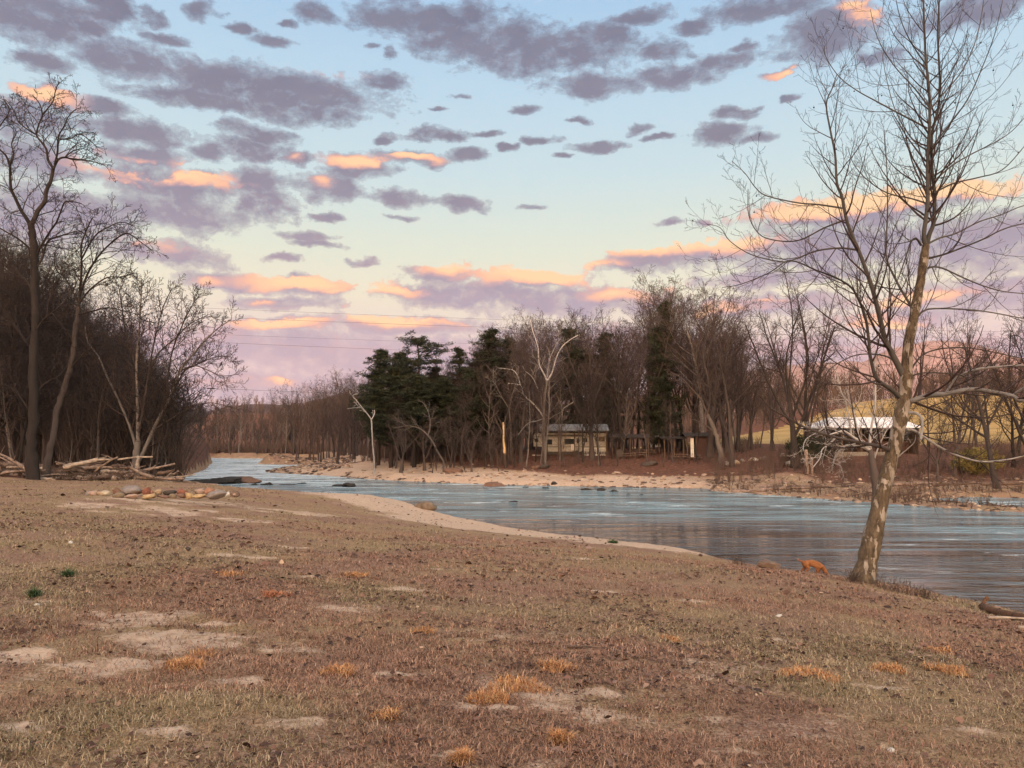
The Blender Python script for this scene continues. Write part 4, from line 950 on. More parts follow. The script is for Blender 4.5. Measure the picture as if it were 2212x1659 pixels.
def snagmat():
    m, nt, b = newmat('snag_wood'); sep = N(nt, 'ShaderNodeSeparateXYZ'); co = ocoord(nt); nt.links.new(co, sep.inputs[0])
    f = mathn(nt, 'ADD', sep.outputs['Z'], mathn(nt, 'MULTIPLY', noise(nt, co, 2., 4), 1.2))
    nt.links.new(ramp(nt, mathn(nt, 'MULTIPLY', f, .25), [(.62, (.05,.035,.03)), (.66, (.50,.36,.20))]), b.inputs['Base Color']); b.inputs['Roughness'].default_value = .9; return m
M['snag'] = snagmat()
island_specials()

# ------------------------------------------------------------------ woods: one tree of each kind, then copies
def zone_tops(u):
    return float(np.interp(u, TOPS[0], TOPS[1]))
PROTO = {}
def proto(kind, seed, mats, nm):
    lv = variant(seed, kind); r = build_tree(nm, lv, mats, (7,4,3)); return r
NEWT = []
def make_protos():
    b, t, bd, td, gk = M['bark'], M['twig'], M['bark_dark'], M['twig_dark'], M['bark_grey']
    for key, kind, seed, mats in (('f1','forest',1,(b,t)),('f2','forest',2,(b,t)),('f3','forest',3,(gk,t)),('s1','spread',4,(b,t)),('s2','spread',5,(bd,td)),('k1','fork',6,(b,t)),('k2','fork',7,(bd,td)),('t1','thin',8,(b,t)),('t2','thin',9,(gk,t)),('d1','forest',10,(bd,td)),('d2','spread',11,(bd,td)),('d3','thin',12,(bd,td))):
        r = proto(kind, seed, mats, 'bare_tree'); PROTO[key] = [r, [c for c in bpy.data.objects if c.parent == r], False]
make_protos()
def plant(key, x, y, Ht, label, group, rng, wide=1., name='bare_tree', cat='tree', z=None):
    r, ch, used = PROTO[key]
    if not used: o = r; PROTO[key][2] = True
    else:
        o = r.copy(); COL.objects.link(o)
        for c in ch:
            cc = c.copy(); COL.objects.link(cc); cc.parent = o
    o.name = name
    o.location = (x, y, H(x, y) if z is None else z); k = Ht/20.; o.scale = (k*wide, k*wide, k); o.rotation_euler = (rng.gauss(0,.035), rng.gauss(0,.035), rng.random()*6.283)
    return tag(o, label, cat, group)
def top_h(u, y, x, vtop): 
    return P(u, vtop, y)[2]-H(x, y)
def woods(n, urange, yrange, tops, keys, label, group, seed, hmin=5, hmax=30, shrink=(.72,1.), wide=(.9,1.3), ok=None, uw=None):
    rng = random.Random(seed); got = 0; tries = 0; pts = []
    while got < n and tries < n*40:
        tries += 1
        u = rng.uniform(*urange); y = rng.uniform(*yrange); x = P(u, 968, y)[0]
        if ok and not ok(u, x, y): continue
        if max(sdf(NEAR, np.array([x]), np.array([y]))[0], sdf(FARL, np.array([x]), np.array([y]))[0]) < 1.5: continue
        if any((x-a)**2+(y-b)**2 < (1.6+.008*y)**2 for a, b in pts): continue
        Ht = top_h(u, y, x, np.interp(u, tops[0], tops[1]))*rng.uniform(*shrink)
        if Ht < hmin: continue
        Ht = min(Ht, hmax); pts.append((x, y)); got += 1
        plant(rng.choice(keys), x, y, Ht, label, group, rng, rng.uniform(*wide))
    return got
GL = 'bare trees on the left hillside'
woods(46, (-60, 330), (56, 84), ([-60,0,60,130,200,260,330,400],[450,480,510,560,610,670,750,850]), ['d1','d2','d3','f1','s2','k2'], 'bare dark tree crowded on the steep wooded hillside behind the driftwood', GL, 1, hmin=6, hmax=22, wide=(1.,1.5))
woods(18, (-60, 400), (50, 60), ([-60,0,60,130,200,260,330,400],[640,660,680,700,740,790,850,900]), ['t2','f3','t1','s1'], 'grey stemmed bare tree at the front foot of the left hillside', 'grey stemmed trees at the foot of the left hill', 31, hmin=4, hmax=12, shrink=(.6,1.), wide=(.9,1.4))
woods(14, (-50, 320), (51, 57), ([-50,0,100,200,330],[560,570,610,680,760]), ['d1','s2','k2','d3'], 'dark bare tree in the thicket behind the gnarled trees', 'dark trees in the thicket behind the gnarled trees', 32, hmin=7, hmax=17, shrink=(.6,1.), wide=(1.,1.4))
woods(24, (150, 445), (80, 130), ([100,200,260,330,380,420,450],[600,640,690,760,820,860,930]), ['d1','d3','s2','k2','t1'], 'bare dark tree on the shoulder of the left hill where it meets the river', GL, 2, hmin=5, hmax=16, wide=(1.,1.6))
woods(14, (120, 330), (50, 58), ([100,330],[870,880]), ['t1','t2','d3'], 'thin bare understorey tree right behind the driftwood pile', 'understorey trees behind the driftwood', 3, hmin=4, hmax=8, shrink=(.6,1.))
GF = 'bare trees at the far bend of the river'
woods(34, (440, 730), (305, 350), ([440,480,520,560,600,650,700,740],[880,830,830,850,815,815,830,820]), ['f1','f2','f3','k1','t2'], 'slender bare grey tree at the far bend of the river', GF, 4, hmin=10, hmax=36, shrink=(.7,1.), wide=(.8,1.1))
woods(26, (395, 520), (130, 290), ([390,420,450,480,520],[860,870,850,850,880]), ['f1','f3','d1','k1'], 'bare brown tree along the left bank upstream of the hill', 'bare trees along the left bank upstream', 5, hmin=6, hmax=24, wide=(.9,1.2))
woods(22, (690, 800), (140, 215), ([690,710,740,770,800],[850,825,800,775,760]), ['f1','f2','s1','k1','t1'], 'bare brown tree at the upstream end of the wooded point', 'bare trees at the upstream end of the point', 6, hmin=8, hmax=26)
woods(30, (790, 1100), (108, 140), ([790,850,900,960,1020,1060,1100],[790,800,770,760,740,720,700]), ['f1','f2','d1','t1','t2','k1'], 'bare tree mixed among the dark evergreens opposite', 'bare trees among the evergreens', 7, hmin=8, hmax=24)
woods(34, (1050, 1370), (106, 140), ([1050,1100,1140,1200,1250,1300,1340,1370],[700,690,665,655,645,650,660,700]), ['f1','f2','f3','s1','k1','d1'], 'tall bare tree in the grove standing around the camper', 'bare trees around the camper', 8, hmin=12, hmax=27, shrink=(.82,1.02), ok=lambda u, x, y: not (2 < x < 15.5 and 109 < y < 119))
woods(24, (1370, 1600), (104, 132), ([1370,1390,1430,1480,1530,1570,1600],[640,600,585,590,600,640,690]), ['f1','f2','f3','s1','k1','k2'], 'tall bare tree in the grove behind the picnic shelters', 'bare trees behind the picnic shelters', 9, hmin=14, hmax=33, shrink=(.84,1.03), ok=lambda u, x, y: y > 113 or u > 1500)
woods(20, (1130, 1560), (101, 108), ([1130,1560],[850,850]), ['t1','t2','d3'], 'thin bare sapling between the far sand and the buildings', 'thin saplings before the buildings', 41, hmin=4, hmax=11, shrink=(.55,1.15), wide=(.8,1.2))
woods(16, (1150, 1330), (102, 108.5), ([1130,1560],[760,760]), ['t1','t2','f1','d1'], 'slim bare tree standing directly in front of the camper', 'slim trees in front of the camper', 43, hmin=7, hmax=17, shrink=(.5,1.1), wide=(.8,1.2))
woods(12, (840, 1120), (101, 106), ([800,1120],[860,860]), ['t1','k1','d3','s1'], 'small tangled bare tree along the foot of the evergreens', 'small bare trees before the evergreens', 42, hmin=3.5, hmax=9, shrink=(.6,1.1), wide=(1.1,1.6))
woods(7, (1590, 1680), (100, 135), ([1590,1680],[740,720]), ['t1','s1','f3'], 'slim bare tree at the edge of the yellow pasture', 'slim trees at the pasture edge', 10, hmin=8, hmax=20, wide=(.8,1.1))
rg = random.Random(3)
for u, y, vt, k, lab in ((1716,88,540,'k2','tall dark many stemmed bare tree at the pasture edge, left one of the tall pair'),(1746,90,575,'k1','tall brown forked bare tree at the pasture edge, right one of the tall pair'),(1580,96,690,'s1','dark spreading tree just left of the pasture gap'),(1675,105,835,'t1','small bare tree alone before the yellow pasture'),
      (2150,68,610,'s2','dark bare tree leaning near the right edge behind the spit'),(2225,72,580,'k2','dark bare tree cut by the right edge of the view'),(2060,80,720,'s1','dense tangled bare tree just right of the leaning sycamore'),(1960,100,800,'s2','small dark bare tree right behind the metal roof'),(2110,96,760,'k1','bare brown tree at the foot of the pasture on the right'),(1800,86,800,'s2','low dark bare tree left of the metal roof')):
    x = P(u, 968, y)[0]; plant(k, x, y, top_h(u, y, x, vt), lab, 'bare trees on the right bank', rg, 1.05 if y > 80 else .9)
woods(11, (1900, 2320), (74, 118), ([1900,2000,2100,2212,2320],[830,800,760,720,700]), ['s1','s2','k1','t1','d3'], 'bare tangled tree between the spit and the pasture at right', 'bare trees below the pasture at right', 11, hmin=5, hmax=15, wide=(.9,1.4), ok=lambda u, x, y: not (34 < x < 54 and 88 < y < 105))

# ------------------------------------------------------------------ evergreens
def conifer(name, Ht, Rc, seed, style, nb=110, blades_n=17000):
    rng = random.Random(seed); rs = np.random.RandomState(seed)
    root = empty(name)
    n = 9; wob = [(rng.gauss(0,.12), rng.gauss(0,.12)) for _ in range(n)]
    tp = [(wob[i][0]*i/n*2, wob[i][1]*i/n*2, -.3+(Ht+.2)*i/(n-1)) for i in range(n)]; tr = [.26*(1-i/n)+.03 for i in range(n)]
    tube_obj('trunk', [(tp, tr)], 7, M['bark_dark'], root)
    br = []; cen = []; dirs = []
    for i in range(nb):
        t = rng.uniform(.06 if style == 'narrow' else .22, .98); z = Ht*t
        if style == 'narrow': r = Rc*(1-t)**.7*rng.uniform(.5, 1.1)+.3
        elif style == 'tuft': t = rng.uniform(.72, .98); z = Ht*t; r = Rc*math.sin(math.pi*min(.98, (t-.66)/.36))*rng.uniform(.5, 1.1)+.2
        else: r = Rc*(math.sin(math.pi*min(.97, .18+t*.82))**.7)*rng.uniform(.45, 1.15)
        a = rng.random()*6.283; up = rng.uniform(-.12, .35) if style != 'narrow' else rng.uniform(-.25, .12)
        k = int(t*(n-1)); cx, cy = tp[k][0], tp[k][1]
        pts = [(cx+math.cos(a)*r*q, cy+math.sin(a)*r*q, z+r*up*q+.12*r*q*q) for q in (0, .33, .66, 1)]
        br.append((pts, [.05, .035, .025, .012]))
        for q in np.linspace(.3, 1.05, max(3, int(r*2.2))):
            for _ in range(2):
                cen.append((cx+math.cos(a)*r*q+rng.gauss(0, .18*r**.5), cy+math.sin(a)*r*q+rng.gauss(0, .18*r**.5), z+r*up*q+.12*r*q*q+rng.gauss(0, .12)))
    cen = np.array(cen); idx = rs.randint(0, len(cen), blades_n); c = cen[idx]+rs.normal(0, .17, (blades_n, 3))*np.array([1.3,1.3,.6])
    d = _norm(rs.normal(0, 1, (blades_n, 3))*np.array([1,1,.55])+np.array([0,0,.25])); s = _norm(np.cross(d, rs.normal(0, 1, (blades_n, 3))))
    ln = rs.uniform(.18, .42, (blades_n, 1)); wd = rs.uniform(.03, .065, (blades_n, 1))
    V = np.stack([c-s*wd, c+s*wd, c+d*ln], 1).reshape(-1, 3); Tm = np.arange(blades_n*3).reshape(-1, 3)
    Vb, Qb = tubes(br, 3)
    V = np.concatenate([V, Vb]); mi = np.concatenate([np.zeros(len(Tm)), np.ones(len(Qb))])
    link_mesh('crown', np_mesh('crown', V, [Tm, Qb+blades_n*3], midx=mi), [M['needles'], M['bark_dark']], root, smooth=False)
    return root
GC = 'dark evergreens in the grove opposite'
CON = {}
def place_conifer(style, u, y, vt, label, wide, seed, vb=None):
    key = (style, seed % 2)
    if key not in CON:
        CON[key] = (conifer('evergreen_tree', 18, 3.4 if style != 'narrow' else 3.0, 400+seed, style, nb={'wide':150,'narrow':150,'tuft':34}[style], blades_n={'wide':38000,'narrow':26000,'tuft':6500}[style]), []); o = CON[key][0]
        CON[key] = (o, [c for c in bpy.data.objects if c.parent == o])
    else:
        o = CON[key][0].copy(); COL.objects.link(o)
        for c in CON[key][1]:
            cc = c.copy(); COL.objects.link(cc); cc.parent = o
    x = P(u, 968, y)[0]; h = top_h(u, y, x, vt); k = h/18.2
    o.location = (x, y, H(x, y)); o.scale = (k*wide, k*wide, k); o.rotation_euler = (0, 0, seed*1.7); tag(o, label, 'evergreen tree', GC)
for i, (st, u, y, vt, w, lab) in enumerate([
    ('wide',818,118,752,.85,'leftmost dark evergreen of the grove, rounded top'),('wide',845,113,790,1.1,'broad olive green evergreen beside the leftmost one'),('wide',868,121,757,1.,'dark evergreen second behind the olive one'),
    ('tuft',902,114,726,1.1,'tall thin pine with a tufted flat top standing above the evergreens'),('wide',895,110,806,1.25,'low wide dark evergreen under the tufted pine'),('wide',935,118,790,1.,'dark evergreen right of the tufted pine'),
    ('wide',962,112,812,1.15,'low dark evergreen in the middle of the grove above the bank'),('narrow',992,118,748,1.05,'pointed dark evergreen in the middle of the grove'),('wide',1012,111,795,1.15,'broad dark green evergreen right of the pointed one'),
    ('narrow',1058,114,706,1.25,'tallest spiky evergreen above the broken snag'),('narrow',1096,119,728,1.05,'dark narrow evergreen right of the tallest spiky one'),('wide',1038,122,760,1.,'dark evergreen tucked behind the tallest spiky one'),
    ('narrow',1236,122,705,1.3,'dark evergreen behind the camper roof, upper crown hidden in branches'),('narrow',1310,124,715,1.2,'dark evergreen between the camper and the shelters'),('narrow',1437,113,648,.72,'tall narrow green conifer rising over the picnic shelters'),('narrow',1412,117,715,.62,'shorter narrow conifer left of the tall narrow one')]):
    place_conifer(st, u, y, vt, lab, w*(1.3 if u < 1050 and st == 'wide' else 1.15), i)
def bush(u, y, wd, ht, mat, label, seed, n=5200):
    rs = np.random.RandomState(seed); x = P(u, 968, y)[0]; z = H(x, y)
    root = empty('evergreen_bush' if mat is M['needles'] else 'shrub', (x, y, z)); rng = random.Random(seed)
    st = []
    for _ in range(14):
        a = rng.random()*6.28; r = wd*.42*rng.random()
        st.append(([(0,0,-.1), (math.cos(a)*r*.4, math.sin(a)*r*.4, ht*.4), (math.cos(a)*r, math.sin(a)*r, ht*.85)], [.05,.03,.012]))
    tube_obj('stems', st, 4, M['bark_dark'], root)
    c = _norm(rs.normal(0, 1, (90, 3)))*rs.uniform(.35, 1, (90, 1))**.5*np.array([wd*.5, wd*.5, ht*.46])+np.array([0,0,ht*.52])
    c = c[rs.randint(0, 90, n)]+rs.normal(0, .22, (n, 3)); d = _norm(rs.normal(0, 1, (n, 3))); s = _norm(np.cross(d, rs.normal(0, 1, (n, 3))))
    V = np.stack([c-s*.045, c+s*.045, c+d*.28], 1).reshape(-1, 3); V[:, 2] = np.maximum(V[:, 2], .02)
    link_mesh('foliage', np_mesh('foliage', V, [np.arange(n*3).reshape(-1, 3)]), mat, root, smooth=False)
    tag(root, label, 'bush')
bush(1735, 90, 3.6, 3.4, M['needles'], 'dark round evergreen bush left of the metal roofed shed', 501)
bush(1768, 93, 2.6, 2.6, M['needles'], 'small dark evergreen bush touching the shed corner', 502)
M['yellow_leaf'] = simple('yellow_leaf', (.16,.13,.045), .4, 2, bmp=0)
bush(2105, 80, 5., 2.6, M['yellow_leaf'], 'low yellow green shrub under the pasture at right', 503)

# ------------------------------------------------------------------ brush and far woods (uncountable)
def brush(name, pts, hts, mat, label, cat, seed, stems=9, spread=.5, w=.018, kids_=2):
    rs = np.random.RandomState(seed); pts = np.array(pts); n = len(pts); z = height(pts[:, 0], pts[:, 1])
    B = np.repeat(np.c_[pts, z], stems, 0); h = np.repeat(np.array(hts), stems)*rs.uniform(.5, 1.1, n*stems)
    a = rs.rand(n*stems)*6.283; sp = h*spread*rs.uniform(.2, 1.2, n*stems); m = n*stems
    D = np.c_[np.cos(a)*sp, np.sin(a)*sp, h]; J = rs.normal(0, .10, (m, 3))*h[:, None]
    A = np.stack([B-np.array([0,0,.1]), B+D*np.array([.25,.25,.4])+J*.4, B+D*np.array([.6,.6,.75])+J*.7, B+D], 1)
    k = np.repeat(h[:, None]**.5*w, 4, 1)*np.array([1,.75,.5,.25])
    polys = list(zip(A, k))
    for q in range(kids_):
        t = rs.uniform(.3, .9, m); base = A[:, 1]*(1-t[:, None])+A[:, 2]*t[:, None] if q % 2 else A[:, 2]*(1-t[:, None])+A[:, 3]*t[:, None]
        d2 = rs.normal(0, .22, (m, 3))*h[:, None]+np.c_[np.zeros((m, 2)), .16*h]
        A2 = np.stack([base, base+d2*.55+rs.normal(0, .02, (m, 3))*h[:, None], base+d2], 1)
        polys += list(zip(A2, np.repeat(h[:, None]**.5*w*.45, 3, 1)*np.array([1,.7,.4])))
    V, Q = tubes(polys, 3)
    return tag(link_mesh(name, np_mesh(name, V, [Q]), mat), label, cat, kind='stuff')
def in_land(x, y, near=False, margin=1.):
    d = sdf(NEAR if near else FARL, np.array([x]), np.array([y]))[0]; return d > margin
def pick(n, f, seed):
    rng = random.Random(seed); out = []
    while len(out) < n:
        p = f(rng)
        if p is not None: out.append(p)
    return out
M['brush'] = bark('brush', (.045,.028,.022), (.10,.062,.046), 1.)
M['brush_d'] = bark('brush_dark', (.028,.020,.018), (.075,.053,.046), 1.)
def f(r):
    u = r.uniform(690, 1640); y = r.uniform(99, 140) if u > 800 else r.uniform(112, 190); x = P(u, 968, y)[0]
    if 1 < x < 24 and y > 108 and r.random() < .85: return None
    d = sdf(FARL, np.array([x]), np.array([y]))[0]
    return (x, y) if d > 12 or (d > 8 and r.random() < .2) else None
pt = pick(850, f, 1); rng_ = random.Random(2)
brush('undergrowth', pt, [rng_.uniform(.8, 3.2) if P(1,1,1) and p[0] < 0 else rng_.uniform(.4, 1.5) for p in pt], M['brush'], 'twiggy brown undergrowth below the trees opposite', 'undergrowth', 3)
def f(r):
    u = r.uniform(-80, 440); y = r.uniform(52, 120); x = P(u, 968, y)[0]
    return (x, y) if in_land(x, y, True, 1.) and x < -20-.22*(y-48) else None
pt = pick(1500, f, 4); brush('hillside_brush', pt, [rng_.uniform(1.5, 5.5) for p in pt], M['brush_d'], 'dense dark brush covering the steep left hillside', 'brush', 5, stems=10, w=.020, kids_=3)
def f(r):
    u = r.uniform(430, 760); y = r.uniform(300, 345); x = P(u, 968, y)[0]; return (x, y) if in_land(x, y) else None
pt = pick(380, f, 6); brush('bank_brush', pt, [rng_.uniform(2, 6) for p in pt], M['brush'], 'brown and olive brush along the far river bend', 'brush', 7, stems=8, w=.05, kids_=2)
def f(r):
    u = r.uniform(1540, 2330); y = r.uniform(52, 98); x = P(u, 968, y)[0]
    if not in_land(x, y, False, 1.): return None
    d = sdf(FARL, np.array([x]), np.array([y]))[0]
    if d > 4 and d < 12 and r.random() < .8: return None
    if 34 < x < 52 and 86 < y < 100: return None
    return (x, y)
pt = pick(950, f, 8); brush('spit_brush', pt, [rng_.uniform(.3, 1.1) if p[1] < 80 else rng_.uniform(.8, 2.4) for p in pt], M['brush'], 'low brown weeds and brush over the right sand spit and bank', 'brush', 9, stems=9, w=.014)
def far_wood():
    rs = random.Random(17); polys = []
    def f(r):
        u = r.uniform(420, 2500); y = math.exp(r.uniform(math.log(150), math.log(620))); x = P(u, 968, y)[0]
        lim = np.interp(x, [10,49,71,105,119,400], [178,188,210,246,274,282])
        if x > 8 and y < lim: return None
        if y < 185 and x < -35: return None
        if not in_land(x, y, False, 3): return None
        return (x, y)
    for (x, y) in pick(1500, f, 18):
        z = H(x, y); h = rs.uniform(9, 15)*(1 if y > 230 else 1.1); r0 = .16+y*.0003
        top = (x+rs.gauss(0, .8), y+rs.gauss(0, .8), z+h)
        polys.append(([(x, y, z-.4), ((x+top[0])/2+rs.gauss(0,.3), (y+top[1])/2, z+h*.5), top], [r0, r0*.7, r0*.25]))
        for k in range(15):
            t = rs.uniform(.3, 1); b0 = (x+(top[0]-x)*t, y+(top[1]-y)*t, z+h*t); a = rs.random()*6.28; L = h*.34*(1.15-t)*rs.uniform(.6, 1.3)+.8
            e = (b0[0]+math.cos(a)*L*.6, b0[1]+math.sin(a)*L*.6, b0[2]+L*.95); m_ = ((b0[0]+e[0])/2+rs.gauss(0,.2), (b0[1]+e[1])/2+rs.gauss(0,.2), (b0[2]+e[2])/2-.1*L)
            polys.append(([b0, m_, e], [r0*.42, r0*.32, r0*.2]))
            for q in range(2):
                t2 = rs.uniform(.4, .95); c = [b0[i]+(e[i]-b0[i])*t2 for i in range(3)]; a2 = rs.random()*6.28; l2 = L*.45
                polys.append(([tuple(c), (c[0]+math.cos(a2)*l2*.35, c[1]+math.sin(a2)*l2*.35, c[2]+l2*.4), (c[0]+math.cos(a2)*l2*.6, c[1]+math.sin(a2)*l2*.6, c[2]+l2*.9)], [r0*.22, r0*.18, r0*.14]))
    V, Q = tubes(polys, 3)
    tag(link_mesh('distant_wood', np_mesh('distant_wood', V, [Q]), M['twig']), 'bare brown winter wood covering the ridges behind the pasture and grove', 'wood', kind='stuff')
far_wood()

# ------------------------------------------------------------------ driftwood, logs
def log(name, pts, r0, r1, mat, label, cat, group, seed, sides=8, forks=0):
    rng = random.Random(seed); line = smooth_line(pts, sub=3); n = len(line)
    line = line+np.array([[rng.gauss(0, r0*.12) for _ in range(3)] for _ in range(n)]); rr = [r0+(r1-r0)*i/(n-1) for i in range(n)]; rr = [r*rng.uniform(.88, 1.12) for r in rr]
    loc = line[0].copy(); base = line-loc
    # close the ends with a short taper so the cut reads as broken wood
    base = np.vstack([base[0]-(base[1]-base[0])*.04, base, base[-1]+(base[-1]-base[-2])*.05]); rr = [r0*.1]+rr+[r1*.15]
    polys = [(base, rr)]
    for k in range(forks):
        i = rng.randint(n//3, n-2); d = np.array([rng.gauss(0,1), rng.gauss(0,1), abs(rng.gauss(.3,.6))]); d = d/np.linalg.norm(d)*rng.uniform(.4, 1.)
        polys.append(([base[i], base[i]+d*.5+np.array([0,0,.05]), base[i]+d], [rr[i]*.5, rr[i]*.35, rr[i]*.15]))
    V, Q = tubes(polys, sides)
    return tag(link_mesh(name, np_mesh(name, V, [Q]), mat, loc=tuple(loc)), label, cat, group)
M['drift'] = simple('driftwood', (.21,.155,.13), .5, 5, stretch=(1,1,1), bmp=.6, bdist=.03)
M['drift_d'] = simple('driftwood_dark', (.10,.068,.055), .5, 5, bmp=.6, bdist=.03)
M['drift_l'] = simple('driftwood_pale', (.30,.24,.20), .4, 5, bmp=.6, bdist=.03)
M['rotten'] = simple('rotten_wood', (.12,.06,.035), .5, 6, stretch=(3,3,.6), bmp=.9, bdist=.04)
rng = random.Random(91)
GD = 'driftwood heaped along the left bank'
for i in range(72):
    u = rng.uniform(-20, 360) if i > 8 else rng.uniform(120, 350); y = rng.uniform(47.5, 51.5); x = P(u, 968, y)[0]
    z = H(x, y)+rng.uniform(.05, .85)*(1 if 120 < u < 350 else .6); L = rng.uniform(1.0, 3.6); a = rng.gauss(0, .5)+(math.pi if rng.random() < .5 else 0); tl = rng.gauss(0, .16)
    pts = [(x+math.cos(a)*L*t, y+math.sin(a)*L*t*.8, z+L*tl*t+.12*math.sin(3*t+i)) for t in (0, .35, .7, 1)]
    for j, p in enumerate(pts): pts[j] = (p[0], p[1], max(p[2], H(p[0], p[1])+.04))
    log('driftwood_log', pts, rng.uniform(.05, .17), rng.uniform(.025, .07), M[('drift','drift_d','drift','drift_l')[i % 4]], {0:'brown weathered log in the driftwood heap on the left bank',1:'dark wet log in the driftwood heap on the left bank',2:'brown weathered log in the driftwood heap on the left bank',3:'pale bleached log in the driftwood heap on the left bank'}[i % 4], 'driftwood', GD, 700+i, forks=rng.choice([0,1,2]))
p = P(345, 988, 49.2); log('bleached_log', [P(255,993,49.5), P(290,988,49.4), P(330,987,49.2)], .06, .05, M['drift_l'], 'straight bleached pole lying on top of the driftwood heap', 'log', None, 750)
log('broken_stump', [(P(296,1030,48.6)[0], 48.6, H(P(296,1030,48.6)[0],48.6)-.1), P(297,1005,48.6), P(298,985,48.6)], .22, .05, M['drift_l'], 'jagged pale broken stump standing in the driftwood', 'stump', None, 751)
def f(r):
    u = r.uniform(-40, 372); y = r.uniform(47, 52); x = P(u, 968, y)[0]; return (x, y)
pt = pick(150, f, 30); brush('driftwood_twigs', pt, [rng_.uniform(.25, .9) for _ in pt], M['drift_d'], 'tangle of dead twigs packed between the driftwood logs', 'twigs', 31, stems=8, spread=1.6, w=.022)
# right bank: rotten log and splinters
x, y, z = hit(2128, 1318); x2, y2, z2 = hit(2225, 1352)
log('rotten_log', [(x-.05, y, z+.05), ((x+x2)/2, (y+y2)/2, (z+z2)/2+.06), (x2+.3, y2-.2, z2+.04)], .085, .06, M['rotten'], 'rotten brown log lying at the water edge in the right corner', 'log', None, 760, sides=10)
x, y, z = hit(2152, 1316); log('wood_chunk', [(x-.09, y+.35, z+.03), (x, y+.35, z+.15), (x+.03, y+.35, z+.17)], .045, .04, M['rotten'], 'upright broken chunk of wood behind the rotten log', 'wood chunk', None, 761)
x, y, z = hit(2135, 1338); log('pale_stick', [(x, y, z+.03), (x+.4, y-.03, z+.035), (x+.7, y-.08, z+.02)], .03, .015, M['drift_l'], 'short pale stick in front of the rotten log', 'stick', None, 762)
x, y, z = hit(2200, 1360); log('pale_stick', [(x, y, z+.03), (x+.3, y-.03, z+.035), (x+.7, y-.08, z+.02)], .035, .02, M['drift_l'], 'pale broken stick at the right edge below the rotten log', 'stick', None, 763)
x, y, z = hit(1245, 1408); log('dark_stick', [(x-.1, y, z+.02), (x+.12, y-.03, z+.03), (x+.3, y-.03, z+.015)], .014, .006, M['drift_d'], 'thin dark stick just behind the orange tuft at centre', 'stick', None, 764)
for i, (u, v, uu, vv, m, lab) in enumerate([(2015,1052,2110,1062,'drift_d','dark log along the back channel, left of two'),(2120,1058,2210,1050,'drift_d','dark log along the back channel, right of two'),(1930,1046,2060,1042,'drift','long brown log on the sand behind the back channel'),(1640,1028,1750,1036,'drift','grey brown log half buried in the right sand bank'),(1945,1078,1990,1086,'drift_d','black forked branch stranded on the spit tip'),(1580,1052,1660,1046,'drift','weathered log among the debris at the head of the spit'),(1700,1045,1790,1052,'drift_d','dark log among the debris in the middle of the spit')]):
    yy = 64 if v > 1070 else 72
    a = P(u, v, yy); b_ = P(uu, vv, yy+rng.uniform(-1.5, 1.5)); za = H(a[0], a[1])+.12; zb = H(b_[0], b_[1])+.12; mx, my = (a[0]+b_[0])/2, (a[1]+b_[1])/2
    za, zb = max(za, WATER+.05), max(zb, WATER+.05)
    log('stranded_log', [(a[0], a[1], za), (mx, my, max(H(mx, my)+.15, WATER+.1)), (b_[0], b_[1], zb)], .17, .09, M[m], lab, 'log', 'logs stranded on the right bank', 770+i, forks=2)
def bankstuff():
    rs = np.random.RandomState(3); polys = []
    n = 1500
    u = rs.uniform(1525, 2330, n); y = rs.uniform(50, 88, n)
    for a, b_ in zip(u, y):
        x = P(a, 968, b_)[0]; d = sdf(FARL, np.array([x]), np.array([b_]))[0]
        if d < .6 or d > 17: continue
        if vnoise(np.array([x*.35]), np.array([b_*.35]), 5)[0] < .42: continue
        z = H(x, b_); L = rs.uniform(.2, 1.1); t = rs.rand()*6.28; e = rs.uniform(-.02, .28)
        polys.append(([(x, b_, z+.02), (x+math.cos(t)*L*.5, b_+math.sin(t)*L*.5, z+.08+e*L*.6), (x+math.cos(t)*L, b_+math.sin(t)*L, z+.03+e*L)], [.035, .03, .012]))
    V, Q = tubes(polys, 4); tag(link_mesh('flood_debris', np_mesh('flood_debris', V, [Q]), M['drift_d']), 'sticks and flood debris strewn over the right sand spit', 'debris', kind='stuff')
bankstuff()
